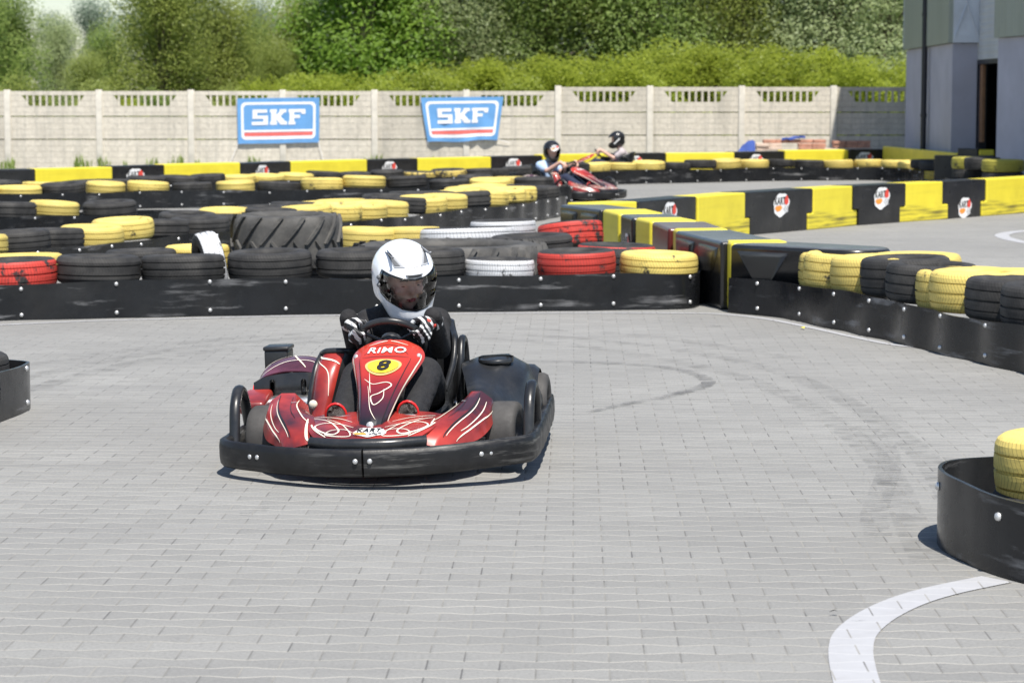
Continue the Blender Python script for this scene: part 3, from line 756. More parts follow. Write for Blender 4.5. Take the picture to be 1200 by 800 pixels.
brickstack('brick_stack', 'cream bricks at the left end of the pile behind the barrier', 884, 915, 51.7, .45, .60, M['cream'])
brickstack('brick_stack', 'orange red bricks in the middle of the pile under the tarpaulin', 893, 966, 51.75, .60, .68, M['terra'])
brickstack('brick_stack', 'loose reddish bricks right of the tarpaulin', 934, 966, 51.4, .45, .60, M['terra'])
brickstack('brick_stack', 'orange topped brick stack at the edge of the shadow', 974, 1018, 51.3, .505, .66, M['terra'])
mb = MB(); P = [[((915 + i * 5.5 + (j % 2)) - 600) * 51.6 / F for i in range(6)] for j in range(3)]
mb.grid([[(P[j][i], j * .12, .70 + .012 * i + .02 * math.sin(i * 2.1 + j)) for i in range(6)] for j in range(3)], 0); mb.grid([[(P[j][i], j * .12, .66 + .012 * i + .02 * math.sin(i * 2.1 + j)) for i in range(6)] for j in range(3)], 0)
mb.grid([[(P[0][i], 0, .66 + .012 * i + .02 * math.sin(i * 2.1)) for i in range(6)], [(P[0][i], 0, .70 + .012 * i + .02 * math.sin(i * 2.1)) for i in range(6)]], 0)
ob = mb.build('tarpaulin', M['tarp']); ob.location = (0, 51.6, 0); tag(ob, 'folded blue tarpaulin lying on top of the brick pile', 'tarpaulin')
mb = MB(); x0, x1 = (862 - 600) * 51.5 / F, (884 - 600) * 51.5 / F
mb.grid([[(x0 + (x1 - x0) * i / 6, .1 * j, (.38 + .28 * math.sin(i / 6 * 1.9)) * (1 if j < 2 else .3) + .02 * math.sin(i * 3 + j)) for i in range(7)] for j in range(3)] + [[(x0 + (x1 - x0) * i / 6, .26, .02) for i in range(7)]], 0)
mb.grid([[(x0 + (x1 - x0) * i / 6, 0, (.38 + .28 * math.sin(i / 6 * 1.9)) + .02 * math.sin(i * 3)) for i in range(7)], [(x0 + (x1 - x0) * i / 6, -.1, .02) for i in range(7)]], 0)
ob = mb.build('tarpaulin', M['tarp']); ob.location = (0, 51.5, 0); tag(ob, 'crumpled blue tarpaulin at the left foot of the brick pile', 'tarpaulin')
# ------------------------------------------------------------------ tyres
TM = {}
def tyre_mesh(w, blocky=0):
    if (w, blocky) in TM: return TM[w, blocky]
    mb = MB(); seg = 56; Rr = .30
    side0 = [(.60, .80), (.62, .93), (.70, .985), (.80, 1.0), (.89, .985), (.945, .94)]
    tr = [(.945, .94), (.975, .87), (.985, .80), (.988, .765), (.955, .755), (.955, .735), (.992, .725), (1, .60), (1, .53), (.96, .525), (.96, .475), (1, .47), (1, .40), (.992, .275), (.955, .265), (.955, .245), (.988, .235), (.985, .20), (.975, .13), (.945, .06)]
    side1 = [(.945, .06), (.89, .015), (.80, 0), (.70, .015), (.62, .07), (.60, .20)]
    inn = [(.60, .20), (.66, .22), (.86, .20), (.91, .35), (.92, .5), (.91, .65), (.86, .80), (.66, .78), (.60, .80)]
    if blocky:
        tr = [(.945, .94), (.97, .88), (1, .80), (1, .70), (.95, .685), (.95, .655), (1, .64), (1, .36), (.95, .345), (.95, .315), (1, .30), (1, .20), (.97, .12), (.945, .06)]
    for pr, mi in ((side0, 1), (side1, 1), (inn, 1)): mb.lathe([(a * Rr, b * w) for a, b in pr], seg=seg, mi=mi)
    for p_, q_ in zip(tr, tr[1:]): mb.lathe([(p_[0] * Rr, p_[1] * w), (q_[0] * Rr, q_[1] * w)], seg=seg, mi=0)   # ribs keep crisp shoulders
    TM[w, blocky] = mb.mesh('tyre', [M['rub'], M['rub']]); return TM[w, blocky]
def tractor_mesh(Rr, w, n, deep):
    mb = MB()
    prof = [(.60, .82), (.64, .95), (.75, 1), (.86, .98), (.93, .92), (.95, .80), (.955, .5), (.95, .2), (.93, .08), (.86, .02), (.75, 0), (.64, .05), (.60, .18), (.72, .25), (.86, .3), (.86, .7), (.72, .75)]
    mb.lathe([(a * Rr, b * w) for a, b in prof], seg=64, closed=True)
    for s in (0, 1):
        for i in range(n):
            a0 = (i + .5 * s) / n * math.tau; rows = []
            for t in range(6):
                q = t / 5; z = (.5 + .03 - .52 * q) if s == 0 else (.5 - .03 + .52 * q)
                a = a0 + (.34 * q - .05) * (1.0) * (14 / n) * 1.25; hw = (.16 if q > .1 else .12) / n * 3.0
                ro = Rr * (1.0 if q < .8 else (.985 if q < .95 else .96)); ri = Rr * .935
                if q > .9: ri = Rr * .9
                rows.append([(r * math.cos(a + e), r * math.sin(a + e), z * w) for r, e in ((ri, -hw * 1.25), (ro, -hw), (ro, hw), (ri, hw * 1.25))])
            mb.grid(rows, 0, smooth=False); mb.add(rows[0], [(0, 1, 2, 3)]); mb.add(rows[-1], [(3, 2, 1, 0)])
    return mb
M['tract'] = mat('dusty_tractor_rubber', (.062, .060, .057), .8, var=.4, vs=5, bump=.3, bs=40, dirt=((.17, .16, .145), .7))
TYRES = []
CN = dict(b='black', y='yellow', r='red', w='white', o='dull yellow', v='worn yellow')
def tyre(x, y, ztop, c, row, Rr=.30, w=.2, tilt=None, blocky=0, rot=None, label=None):
    o = link('tyre', tyre_mesh(w, blocky)); k = Rr / .30
    rg = random.Random(int(x * 1000) + int(y * 77))
    o.location = (x, y, ztop - w); o.scale = (k, k, 1)
    tx, ty = tilt if tilt else (rg.uniform(-.03, .03), rg.uniform(-.03, .03))
    o.rotation_euler = rot if rot else (tx, ty, rg.uniform(0, 6.28))
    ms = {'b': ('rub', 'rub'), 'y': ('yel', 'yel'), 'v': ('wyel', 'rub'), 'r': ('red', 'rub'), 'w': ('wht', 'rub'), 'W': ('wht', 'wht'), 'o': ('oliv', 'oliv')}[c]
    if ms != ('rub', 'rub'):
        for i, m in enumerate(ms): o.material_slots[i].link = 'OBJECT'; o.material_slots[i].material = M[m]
    TYRES.append((o, c.lower() if c != 'v' else 'v', row, PX(o.location), label)); return o
# ------------------------------------------------------------------ belts with bolts
bm_ = MB(); bm_.lathe([(.0, .012), (.008, .011), (.013, .007), (.015, 0)], seg=10)
BOLT = bm_.mesh('bolt', M['bolt'])
def bez(pts): return [Vector((p[0], p[1], 0)) for p in pts]
def belt(label, pts, h, bolts, seed, wav=.012, sub=8, bstart=.3):
    """rubber belt standing on edge along pts (front side = right-hand side of the path), bolted to the tyres"""
    P = resample(catmull(bez(pts), sub), .06); rg = random.Random(seed); n = len(P)
    org = P[n // 2].copy(); L = [0]
    for a, b in zip(P, P[1:]): L.append(L[-1] + (b - a).length)
    N = []
    for i in range(n):
        t = (P[min(i + 1, n - 1)] - P[max(i - 1, 0)]).normalized(); N.append(Vector((t.y, -t.x, 0)))
    ph1, ph2 = rg.uniform(0, 6), rg.uniform(0, 6)
    def off(s, z): return wav * (math.sin(s * math.tau / .62 + ph1) * .7 + .5 * math.sin(s * math.tau / 1.7 + ph2) + .35 * math.sin(s * 11 + ph2) * (z / h))
    def top(s): return h + .008 * math.sin(s * 2.2 + ph2) + .005 * math.sin(s * 5.1)
    rows = []
    for i in range(n):
        q = P[i] - org; s = L[i]; r = []
        for z in (0.002, .25, .5, .75, 1): r.append(q + N[i] * off(s, z * h) + Vector((0, 0, .002 + z * (top(s) - .002))))
        for z in (1, .5, 0.002): r.append(q + N[i] * (off(s, z * h) - .014) + Vector((0, 0, .002 + z * (top(s) - .002))))
        rows.append(r)
    mb = MB(); f = [r[:5] for r in rows]; b = [r[5:] for r in rows]
    mb.grid(f); mb.grid(b); mb.grid([[r[4], r[5]] for r in rows], smooth=False)
    for e in (0, -1): mb.add(rows[e], [(0, 1, 2, 3, 4, 5, 6, 7)])
    o = mb.build('rubber_belt', M['belt']); o.location = org; tag(o, label, 'belt', 'rubber belts round the tyre walls')
    s = bstart; k = 0
    while s < L[-1] - .05:
        i = min(range(n), key=lambda j: abs(L[j] - s)); q = P[i] - org
        for z in bolts:
            zz = z if z > 0 else top(L[i]) + z
            zz += rg.uniform(-.008, .008)
            b_ = link('bolt', BOLT, o); b_.location = q + N[i] * (off(L[i], zz) + .001) + Vector((0, 0, zz))
            b_.rotation_euler = Vector((0, 0, 1)).rotation_difference(N[i]).to_euler(); k += 1
        s += rg.uniform(.52, .66)
        if k > 96: break
    return o
def offset_path(pts, d, step, start=0.0):
    P = resample(catmull(bez(pts), 8), .05); out = []
    Q = []
    for i, p in enumerate(P):
        t = (P[min(i + 1, len(P) - 1)] - P[max(i - 1, 0)]).normalized(); Q.append(p + Vector((-t.y, t.x, 0)) * d)
    Q = resample(Q, .03); acc = step - start
    for a, b in zip(Q, Q[1:]):
        acc += (b - a).length
        if acc >= step: out.append(b); acc = 0
    return out
def bands(*br):
    def f(px):
        for lim, c in br:
            if px < lim: return c
        return br[-1][1]
    return f
def row(name, pts, d, step, zt, col, Rr, w, start=.25, lim=(-60, 1260), seed=1):
    rg = random.Random(seed)
    for p in offset_path(pts, d, step, start):
        px = PX((p.x, p.y, .35))
        if lim[0] < px < lim[1]:
            z = zt(px) if callable(zt) else zt
            tyre(p.x + rg.uniform(-.015, .015), p.y + rg.uniform(0, .03), z + rg.uniform(-.03, .02), col(px), name, Rr * rg.uniform(.90, 1.03), w + rg.choice((-.02, 0, 0, .015)), (rg.uniform(-.05, .05), rg.uniform(-.06, .06)), blocky=rg.random() < .4)
def lin(*ps):
    def f(x):
        if x <= ps[0][0]: return ps[0][1]
        for (a, b), (c, d) in zip(ps, ps[1:]):
            if x <= c: return b + (d - b) * (x - a) / (c - a)
        return ps[-1][1]
    return f
# front island
Apts = [(-4.3, 16.25), (-3.586, 16.485), (-2.5, 16.75), (-1.233, 17.015), (-.3, 17.17), (.627, 17.293), (1.12, 17.37), (1.33, 17.46), (1.405, 17.66), (1.41, 17.85), (1.50, 17.97), (1.62, 18.05), (1.8, 18.1)]
belt('long black rubber belt right behind the driver in the white helmet', Apts, .262, (.045, -.022), 3, .012)
def ay(x): return lin(*[(p[0], p[1]) for p in Apts[:7]])(x)
for px, c, Rr, zt, w in [(15, 'r', .31, .415, .21), (114, 'b', .30, .43, .2), (214, 'b', .305, .425, .2), (316, 'b', .31, .445, .21), (418, 'b', .30, .45, .2), (503, 'b', .265, .45, .2), (585, 'w', .262, .375, .17), (676, 'r', .295, .43, .2), (772, 'y', .295, .405, .19)]:
    Y = 17.2
    for _ in range(4): Y = ay((px - 600) * Y / F) + Rr + .03
    tyre((px - 600) * Y / F, Y, zt, c, 'A', Rr, w, blocky=c == 'b' and px in (114, 418))
def solo(px, Y, zt, c, Rr, w, label, tilt=None, rot=None, blocky=0, z=None):
    o = tyre((px - 600) * Y / F, Y, zt, c, None, Rr, w, tilt, blocky, rot, label)
    return o
solo(22, 17.55, .40, 'y', .33, .2, 'yellow tyre lying behind the red tyre at the left edge')
solo(165, 18.05, .405, 'b', .275, .2, 'black tyre lying behind two black tyres, left of the upright white tyre')
solo(231, 18.5, .41, 'y', .26, .2, 'yellow tyre behind the upright white tyre')
solo(380, 20.4, .43, 'b', .28, .2, 'black tyre peeping out at the right foot of the lugged tractor tyre')
solo(430, 20.35, .445, 'y', .27, .2, 'yellow tyre just right of the lugged tractor tyre, left of its yellow neighbour')
solo(482, 20.45, .445, 'y', .27, .2, 'yellow tyre directly behind the top of the white helmet')
solo(548, 20.3, .455, 'w', .42, .2, 'wide tyre with white tread and black top behind the huge flat tractor tyre', (.05, -.03))
solo(590, 21.25, .47, 'w', .30, .2, 'white tyre mostly hidden between a wide white tyre and the tilted red tyre')
solo(623, 19.5, .435, 'b', .345, .2, 'knobbly black tyre lying in front of the tilted red tyre', (.03, .02), blocky=1)
solo(670, 21.05, .455, 'r', .295, .22, 'red tyre with open black top tilted towards the camera', (.16, .0))
solo(722, 19.05, .385, 'r', .32, .2, 'flat black topped tyre with worn red tread beside the block barrier', (.02, .01))
solo(738, 18.38, .375, 'b', .30, .2, 'flat black tyre behind the bright red tyre at the front belt', (.02, .01))
solo(800, 18.2, .33, 'b', .18, .2, 'small grey black tyre behind the yellow end tyre of the front belt', (.02, .02))
solo(245, 17.85, .527, 'w', .26, .165, 'white tyre standing upright among black tyres', rot=(0, R(82), R(20)))
TYRES[-1][0].location = ((233 - 600) * 17.95 / F, 17.92, .275)
mb = tractor_mesh(.44, .40, 15, 1); o = mb.build('tractor_tyre', M['tract']); o.location = ((336 - 600) * 18.5 / F, 18.5, .255); o.rotation_euler = (.02, -.01, .4); tag(o, 'grey tractor tyre with deep slanting lugs lying on the tyre pile', 'tyre', 'tractor tyres')
tyre((336 - 600) * 18.5 / F, 18.5, .25, 'b', None, .33, .24, (0, 0), label='black tyre carrying the lugged tractor tyre')
mb = tractor_mesh(.79, .42, 26, 1); o = mb.build('tractor_tyre', M['tract']); o.location = ((527 - 600) * 18.55 / F, 18.55, .005); o.rotation_euler = (0, 0, .1); tag(o, 'huge flat tractor tyre lying behind the white helmet and white tyre', 'tyre', 'tractor tyres')
# slanting double wall behind the tractor tyre
Cpts = [(-4.6, 18.7), (-4.1, 19.93), (-3.7, 20.95), (-3.2, 22.2), (-2.9, 22.75), (-1.54, 25.15), (-.79, 27.2), (0, 29.0), (.5, 30.75), (.70, 31.55)]
belt('long slanting rubber belt leading from left edge past the tractor tyre', Cpts[:-1] + [(.70, 31.5), (.68, 32.0), (.4, 32.5), (-.1, 32.6), (-.7, 32.0)], .262, (.05, -.03), 5)
row('C', Cpts, .335, .60, .425, bands((4, 'y'), (100, 'b'), (178, 'y'), (345, 'b'), (458, 'y'), (494, 'b'), (536, 'y'), (568, 'b'), (612, 'y'), (634, 'b'), (652, 'y'), (999, 'b')), .30, .19, start=.47, seed=4)
row('C2', Cpts, .93, .60, .43, bands((235, 'b'), (275, 'y'), (362, 'b'), (405, 'y'), (525, 'b'), (580, 'y'), (586, 'b'), (640, 'y'), (999, 'b')), .30, .19, start=.3, lim=(200, 700), seed=8)
# left wall with rounded end
Epts = [(-6.4, 25.0), (-5.44, 25.5), (-4.92, 26.1), (-4.29, 26.38), (-3.98, 26.4)]
belt('shiny rubber belt with a rounded right end in front of the far left road', Epts + [(-3.80, 26.5), (-3.76, 26.75), (-3.8, 27.05), (-4.1, 27.2), (-5, 26.9)], .27, (.05, -.03), 6)
row('E', Epts, .34, .61, .425, bands((24, 'b'), (103, 'y'), (999, 'b')), .31, .19, start=.55, seed=3)
# straight wall before the far road
Fpts = [(-7.6, 32.3), (-6.6, 32.75), (-5.8, 33.25), (-4.85, 33.7), (-3.69, 34.0), (-2.48, 34.25), (-1.2, 34.5), (0, 34.75), (.62, 34.9)]
belt('straight rubber belt in front of the blue shirted driver, far left of the road', Fpts + [(.83, 35.0), (.9, 35.25), (.8, 35.5), (.5, 35.55)], .25, (.045, -.025), 7)
row('F', Fpts, .335, .6, lin((0, .36), (300, .37), (380, .42), (480, .42), (520, .36), (640, .40)), bands((32, 'y'), (121, 'b'), (207, 'y'), (252, 'b'), (293, 'y'), (374, 'b'), (474, 'y'), (531, 'b'), (612, 'y'), (999, 'b')), .31, .18, start=.3, seed=5)
row('F2', [(p[0], p[1] + .62) for p in Fpts[5:]], .31, .6, .42, bands((560, 'b'), (645, 'y'), (999, 'b')), .30, .18, start=.2, lim=(520, 650), seed=6)
# farthest wall
Gpts = [(-7.6, 34.3), (-7.0, 34.6), (-6, 35.4), (-5.2, 36.1), (-4, 37.4), (-2.8, 38.6), (-1.5, 39.4), (0, 40.6), (1.0, 42.2), (1.75, 43.1), (3.2, 44.0), (4.9, 45.0), (6.6, 45.5), (7.15, 45.1), (7.4, 44.2), (7.5, 43.2)]
belt('farthest rubber belt, running below the yellow and black barrier to the building', Gpts, .25, (.03, -.02), 9)
row('G', Gpts, .335, .6, lin((60, .36), (200, .39), (480, .36), (620, .40), (800, .40), (1120, .42)), bands((6, 'b'), (80, 'y'), (275, 'b'), (353, 'y'), (470, 'b'), (540, 'v'), (690, 'b'), (765, 'y'), (834, 'b'), (898, 'y'), (953, 'b'), (1082, 'y'), (1300, 'b')), .31, .17, start=.3, lim=(-40, 1130), seed=7)
# shaded stack by the doorway
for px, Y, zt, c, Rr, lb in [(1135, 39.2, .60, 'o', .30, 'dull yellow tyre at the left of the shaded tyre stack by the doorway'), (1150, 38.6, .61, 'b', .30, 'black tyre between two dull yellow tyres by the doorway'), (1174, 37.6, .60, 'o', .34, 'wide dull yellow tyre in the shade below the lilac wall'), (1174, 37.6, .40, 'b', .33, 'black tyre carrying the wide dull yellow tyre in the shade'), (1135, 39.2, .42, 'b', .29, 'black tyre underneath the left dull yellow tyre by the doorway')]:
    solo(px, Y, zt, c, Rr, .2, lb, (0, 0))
belt('short rubber belt round the shaded tyre stack by the doorway', [(7.2, 39.6), (7.28, 39.0), (7.55, 38.5), (7.9, 37.9)], .24, (.04, -.03), 12)
# right wall
Kpts = [(1.573, 17.13), (1.77, 16.86), (1.955, 16.61), (2.10, 16.1), (2.28, 15.5), (2.48, 14.86), (2.69, 13.97), (2.893, 13.27), (3.1, 12.5), (3.3, 11.7)]
belt('wavy rubber belt of the right tyre wall following the white line', Kpts, .262, (.05, -.028), 21, .017)
KB = resample(catmull(bez(Kpts), 8), .03)
for e, c, zt, bk in [(927, 'y', .465, .03), (938, 'y', .48, .0), (966, 'y', .49, .02), (1000, 'b', .51, .03), (1033, 'b', .495, .0), (1062, 'y', .48, .04), (1084, 'y', .495, .0), (1122, 'b', .48, .02), (1170, 'b', .485, .0), (1222, 'y', .48, .0)]:
    q = min(KB, key=lambda p: abs(PX((p.x, p.y, .35)) - e))          # tyre whose left side touches the belt there
    tyre(q.x + .325 + bk, q.y + .02, zt, c, 'K', .30, .25)
solo(1075, 16.25, .49, 'y', .31, .24, 'yellow tyre lying behind the first black tyre of the right wall')
solo(1195, 14.9, .47, 'y', .31, .24, 'yellow tyre lying flat behind the yellow pair of the right wall')
# left near corner and right near end
belt('black rubber belt round the tyre corner at the left edge', [(-2.72, 9.6), (-2.56, 10.5), (-2.455, 11.25), (-2.415, 11.70), (-2.43, 11.80), (-2.5, 11.84), (-2.75, 11.9), (-3.2, 12.05)], .245, (.05, -.02), 31, .006)
solo(-58, 11.75, .285, 'b', .27, .2, 'black tyre inside the belted corner at the left edge', (.02, -.02))
solo(-72, 11.1, .28, 'b', .27, .2, 'black tyre behind the belted corner outside the left edge', (.02, -.02))
mp = [(2.6, 12.2), (2.1, 11.95 - 3.55)]
belt('tall black rubber belt curving round a yellow tyre at the right edge', [(2.75, 8.75), (2.25, 8.65), (1.80, 8.52), (1.58, 8.38), (1.495, 8.2), (1.478, 8.02), (1.50, 7.85), (1.545, 7.64), (1.63, 7.46), (1.80, 7.22), (2.05, 6.95)], .258, (-.065,), 33, .004, bstart=.35)
solo(1279, 8.1, .40, 'y', .305, .24, 'yellow tyre with zigzag tread inside the tall belt at the right edge', (.03, -.05))
solo(1272, 8.1, .20, 'b', .30, .2, 'black tyre below the zigzag yellow tyre at the right edge', (0, 0))
# labels by colour and place in the row
RD = dict(A='on the front belt behind the white helmet', C='on the slanting belt past the tractor tyre', C2='in the rear line of the slanting wall', E='on the left wall with a rounded end', F='on the straight wall before the far road', F2='in the rear line before the blue shirted driver', G='on the farthest wall below the barrier', K='on the right belt wall')
for rn, ds in RD.items():
    L_ = sorted([t for t in TYRES if t[2] == rn], key=lambda t: t[3]); nc = {}
    for t in L_: nc[t[1]] = nc.get(t[1], 0) + 1
    k = {}
    for t in L_:
        k[t[1]] = k.get(t[1], 0) + 1
        lb = f'only {CN[t[1]]} tyre {ds}' if nc[t[1]] == 1 else f'{ordn(k[t[1]] - 1)} {CN[t[1]]} tyre from the left {ds}'
        tag(t[0], lb, 'tyre', 'tyres of the track walls')
for t in TYRES:
    if t[2] is None: tag(t[0], t[4], 'tyre', 'tyres of the track walls')
# ------------------------------------------------------------------ plastic barrier blocks
LV, LF = text2d('KART', .02); LV2, LF2 = text2d('CITY', .02)
def logo_mesh():
    mb = MB()
    blob = []
    for i in range(48):
        a = i / 48 * math.tau; r = 1 + .035 * math.sin(3 * a + .6) + .04 * math.sin(7 * a)
        blob.append((.17 * r * math.cos(a) + .02 * math.sin(a), .13 * r * math.sin(a)))
    P = lambda d: (lambda x, y: (x, -d, y))
    mb.flat(blob, P(.003), 0)
    mb.flat([(.06, .03), (.075, .085), (.12, .105), (.15, .07), (.155, .02), (.12, -.005), (.08, .0)], P(.005), 1)
    mb.flat([(-.14, -.045), (-.13, -.015), (-.02, -.005), (.02, -.03), (-.02, -.065), (-.09, -.075)], P(.005), 2)
    for i in range(4):
        for j in range(3):
            if (i + j) % 2: x, y = .045 + i * .026, -.085 + j * .024; mb.flat([(x, y), (x + .025, y), (x + .025, y + .023), (x, y + .023)], P(.005), 4)
    mb.add([(x * .088 - .035, -.007, y * .115 + .04) for x, y in LV], LF, 3)
    return mb.mesh('logo', [M['white'], M['lred'], M['lora'], M['lblk'], M['grey']], fix=False)
LOGO = logo_mesh()
def block(label, a, b, h, th, m, step=0, logo=None, tri=0, round_end=0, top=None, z0=0.0, lsc=1.0, bev=.022, group='plastic barrier blocks'):
    """one hollow plastic block; a->b is its front foot line (front on the right-hand side of the path)"""
    a = Vector((*a, 0)); b = Vector((*b, 0)); L = (b - a).length; ang = math.atan2(b.y - a.y, b.x - a.x); g = .004
    if step > 0: prof = [(-step + g, 0), (L + step - g, 0), (L + step - g, .4 * h), (L - g, .4 * h), (L - g, h), (g, h), (g, .4 * h), (-step + g, .4 * h)]
    elif step < 0: s = -step; prof = [(s + g, 0), (L - s - g, 0), (L - s - g, .4 * h + .006), (L - g, .4 * h + .006), (L - g, h), (g, h), (g, .4 * h + .006), (s + g, .4 * h + .006)]
    else: prof = [(g, 0), (L - g, 0), (L - g, h), (g, h)]
    t = MB(); t.prism(prof, lambda x, y, z: Vector((x, y, z)), 0, th)
    bm = bmesh.new(); vs = [bm.verts.new(p) for p in t.v]
    for f in t.f: bm.faces.new([vs[i] for i in f])
    bmesh.ops.recalc_face_normals(bm, faces=bm.faces[:])
    if round_end:
        ed = [e for e in bm.edges if abs(e.verts[0].co.z - e.verts[1].co.z) > .1 and e.verts[0].co.x > L * .6]
        bmesh.ops.bevel(bm, geom=ed, offset=th * .44, segments=8, affect='EDGES', profile=.5)
        bmesh.ops.bevel(bm, geom=[e for e in bm.edges if min(v.co.z for v in e.verts) > h * .9], offset=.035, segments=4, affect='EDGES', profile=.5)
    else: bmesh.ops.bevel(bm, geom=bm.edges[:], offset=bev, segments=3, affect='EDGES', profile=.5)
    mb = MB(); mb.bm(bm, Matrix(), 0, True)
    for i in range(tri):
        w = L / tri * .8; x0 = L / tri * (i + .1); d = .028
        mb.add([(x0, -.001, h * .9), (x0 + w, -.001, h * .9), (x0 + w / 2, -.001, h * .28), (x0 + w * .12, -d, h * .84), (x0 + w * .88, -d, h * .84)], [(0, 3, 2), (4, 1, 2), (3, 4, 2), (0, 1, 4, 3)], 0)
    e = mb.build('barrier_block', [m]); e.location = (a.x, a.y, z0); rb = random.Random(int(a.x * 991)); e.rotation_euler = (rb.uniform(-.008, .008), 0, ang + (rb.uniform(-.014, .014) if L < 1.9 and not round_end else 0))
    # keep bevelled sides crisp
    for p in e.data.polygons: p.use_smooth = True
    md = e.modifiers.new('crisp', 'WEIGHTED_NORMAL'); md.keep_sharp = True
    tag(e, label, 'barrier', group)
    if logo is not None:
        for lx, lz in logo:
            l_ = link('logo', LOGO, e); l_.location = (L * lx, -.004, h * lz); l_.scale = (lsc, 1, lsc)
    if top:
        tm = MB(); tm.box((L / 2, th / 2, h + .0015), (L - 2 * bev - .01, th - 2 * bev - .01, .005)); tm.build('top_face', top, e)
    return e
# far barrier H
hp = [(-9.6, 36.0), (-7.28, 37.5), (-6.4, 38.5), (-5.5, 39.6), (-4.46, 40.6), (-3.8, 41.9), (-2.52, 43.3), (-1.75, 44.2), (-.37, 45.4), (.6, 46.2), (1.66, 47.0), (3.15, 48.0), (4.55, 48.4), (5.75, 49.3), (7.1, 49.9), (7.75, 50.1)]
def hy(x): return lin(*hp)(x)
def hpt(px, h=.48):
    Y = 45
    for _ in range(8): Y = hy((px - 600) * Y / F)
    return ((px - 600) * Y / F, Y)
hb = [(-60, 'b'), (43, 'y'), (133, 'b'), (194, 'y'), (282, 'b'), (342, 'y'), (431, 'b'), (490, 'y'), (576, 'b'), (636, 'y'), (716, 'b'), (780, 'y'), (860, 'b'), (919, 'y'), (994, 'b'), (1036, None)]
hh = lin((43, .455), (133, .46), (200, .48), (342, .46), (431, .455), (576, .455), (700, .48), (780, .47), (860, .47), (919, .49), (1036, .505))
hn = {'b': 0, 'y': 0}
for (p0, c), (p1, _) in zip(hb, hb[1:]):
    A_, B_ = hpt(p0), hpt(p1); hn[c] += 1
    lb = f"{ordn(hn[c] - 1)} {'yellow' if c == 'y' else 'black logo'} block from the left of the far barrier below the fence"
    block(lb, A_, B_, hh((p0 + p1) / 2), .32, M['byel' if c == 'y' else 'bblk'], logo=[(.42, .60)] if c == 'b' else None, lsc=1.0 + .1 * (c == 'b'), group='blocks of the far barrier')
block('long yellow block in the shade, hugging the building wall', (7.80, 49.9), (8.12, 43.3), .57, .1, M['byel'], bev=.015, group='blocks by the doorway')
block('black block before the dark doorway', (8.12, 43.25), (8.42, 42.9), .66, .2, M['bblk'], bev=.015, group='blocks by the doorway')
block('short yellow block at the right edge of the doorway', (8.45, 42.85), (8.72, 42.85), .64, .2, M['byel'], bev=.015, group='blocks by the doorway')
block('low black block with a round logo in the shade by the doorway', (7.48, 42.0), (8.5, 41.8), .56, .2, M['bblk'], logo=[(.75, .72)], lsc=1.0, bev=.015, group='blocks by the doorway')
# middle right barrier I
ip = [(.95, 24.05), (1.28, 24.5), (2.02, 25.8), (2.75, 27.1), (3.43, 27.95), (4.21, 29.05), (4.93, 29.9), (5.58, 30.6), (6.32, 31.5), (7.2, 32.6), (8.6, 34.3)]
def iy(x): return lin(*ip)(x)
def ipt(px):
    Y = 28
    for _ in range(12): Y = iy((px - 600) * Y / F)
    return ((px - 600) * Y / F, Y)
ib = [(692, 'y'), (747, 'b'), (818, 'y'), (872, 'b'), (953, 'y'), (1000, 'b'), (1061, 'y'), (1104, 'b'), (1156, 'y'), (1225, None)]
inn = {'b': 0, 'y': 0}
for (p0, c), (p1, _) in zip(ib, ib[1:]):
    inn[c] += 1
    lb = f"{ordn(inn[c] - 1)} {'yellow stepped' if c == 'y' else 'black logo'} block from the left of the right barrier"
    block(lb, ipt(p0), ipt(p1), .49, .34, M['byel' if c == 'y' else 'bblk'], step=.13 if c == 'y' else -.13, logo=([(.52, .66)] if p0 != 1104 else [(.5, .27)]) if c == 'b' else None, lsc=1.05, bev=.016, group='blocks of the right barrier')
# barrier J running towards the camera
jl = [('b', (.47, 23.5), (.84, 22.45), 2, .0), ('y', (.86, 22.4), (.97, 21.62), 0, .0), ('b', (.99, 21.55), (1.07, 20.9), 0, .0), ('y', (1.085, 20.84), (1.175, 20.3), 0, .0), ('b', (1.195, 20.2), (1.27, 19.15), 0, 0), ('y', (1.30, 19.1), (1.32, 18.9), 0, 0), ('b', (1.30, 18.82), (1.53, 17.35), 2, 0), ('y', (1.575, 17.5), (1.60, 17.22), 0, 0)]
jn = {'b': 0, 'y': 0}
for i, (c, a, b, tr, _) in enumerate(jl):
    jn[c] += 1 if i != 4 else 0
    block('dull dark red block in the diagonal barrier behind the front belt' if i == 4 else f"{ordn(jn[c] - 1)} {'yellow' if c == 'y' else 'black'} block from the far end of the diagonal barrier behind the front belt", a, b, .505 + .004 * (i % 2), .47 if c == 'b' else .43, M['byel' if c == 'y' else ('maroon' if i == 4 else 'dust_sheen')], tri=tr, logo=[(.62, .5)] if i == 2 else ([(.55, .12)] if i == 0 else None), lsc=.8, bev=.03, group='blocks of the diagonal barrier')
block('rounded black end block of the diagonal barrier above the right belt', (1.585, 17.12), (2.42, 16.35), .505, .52, M['dust_sheen'], tri=2, round_end=1, group='blocks of the diagonal barrier')
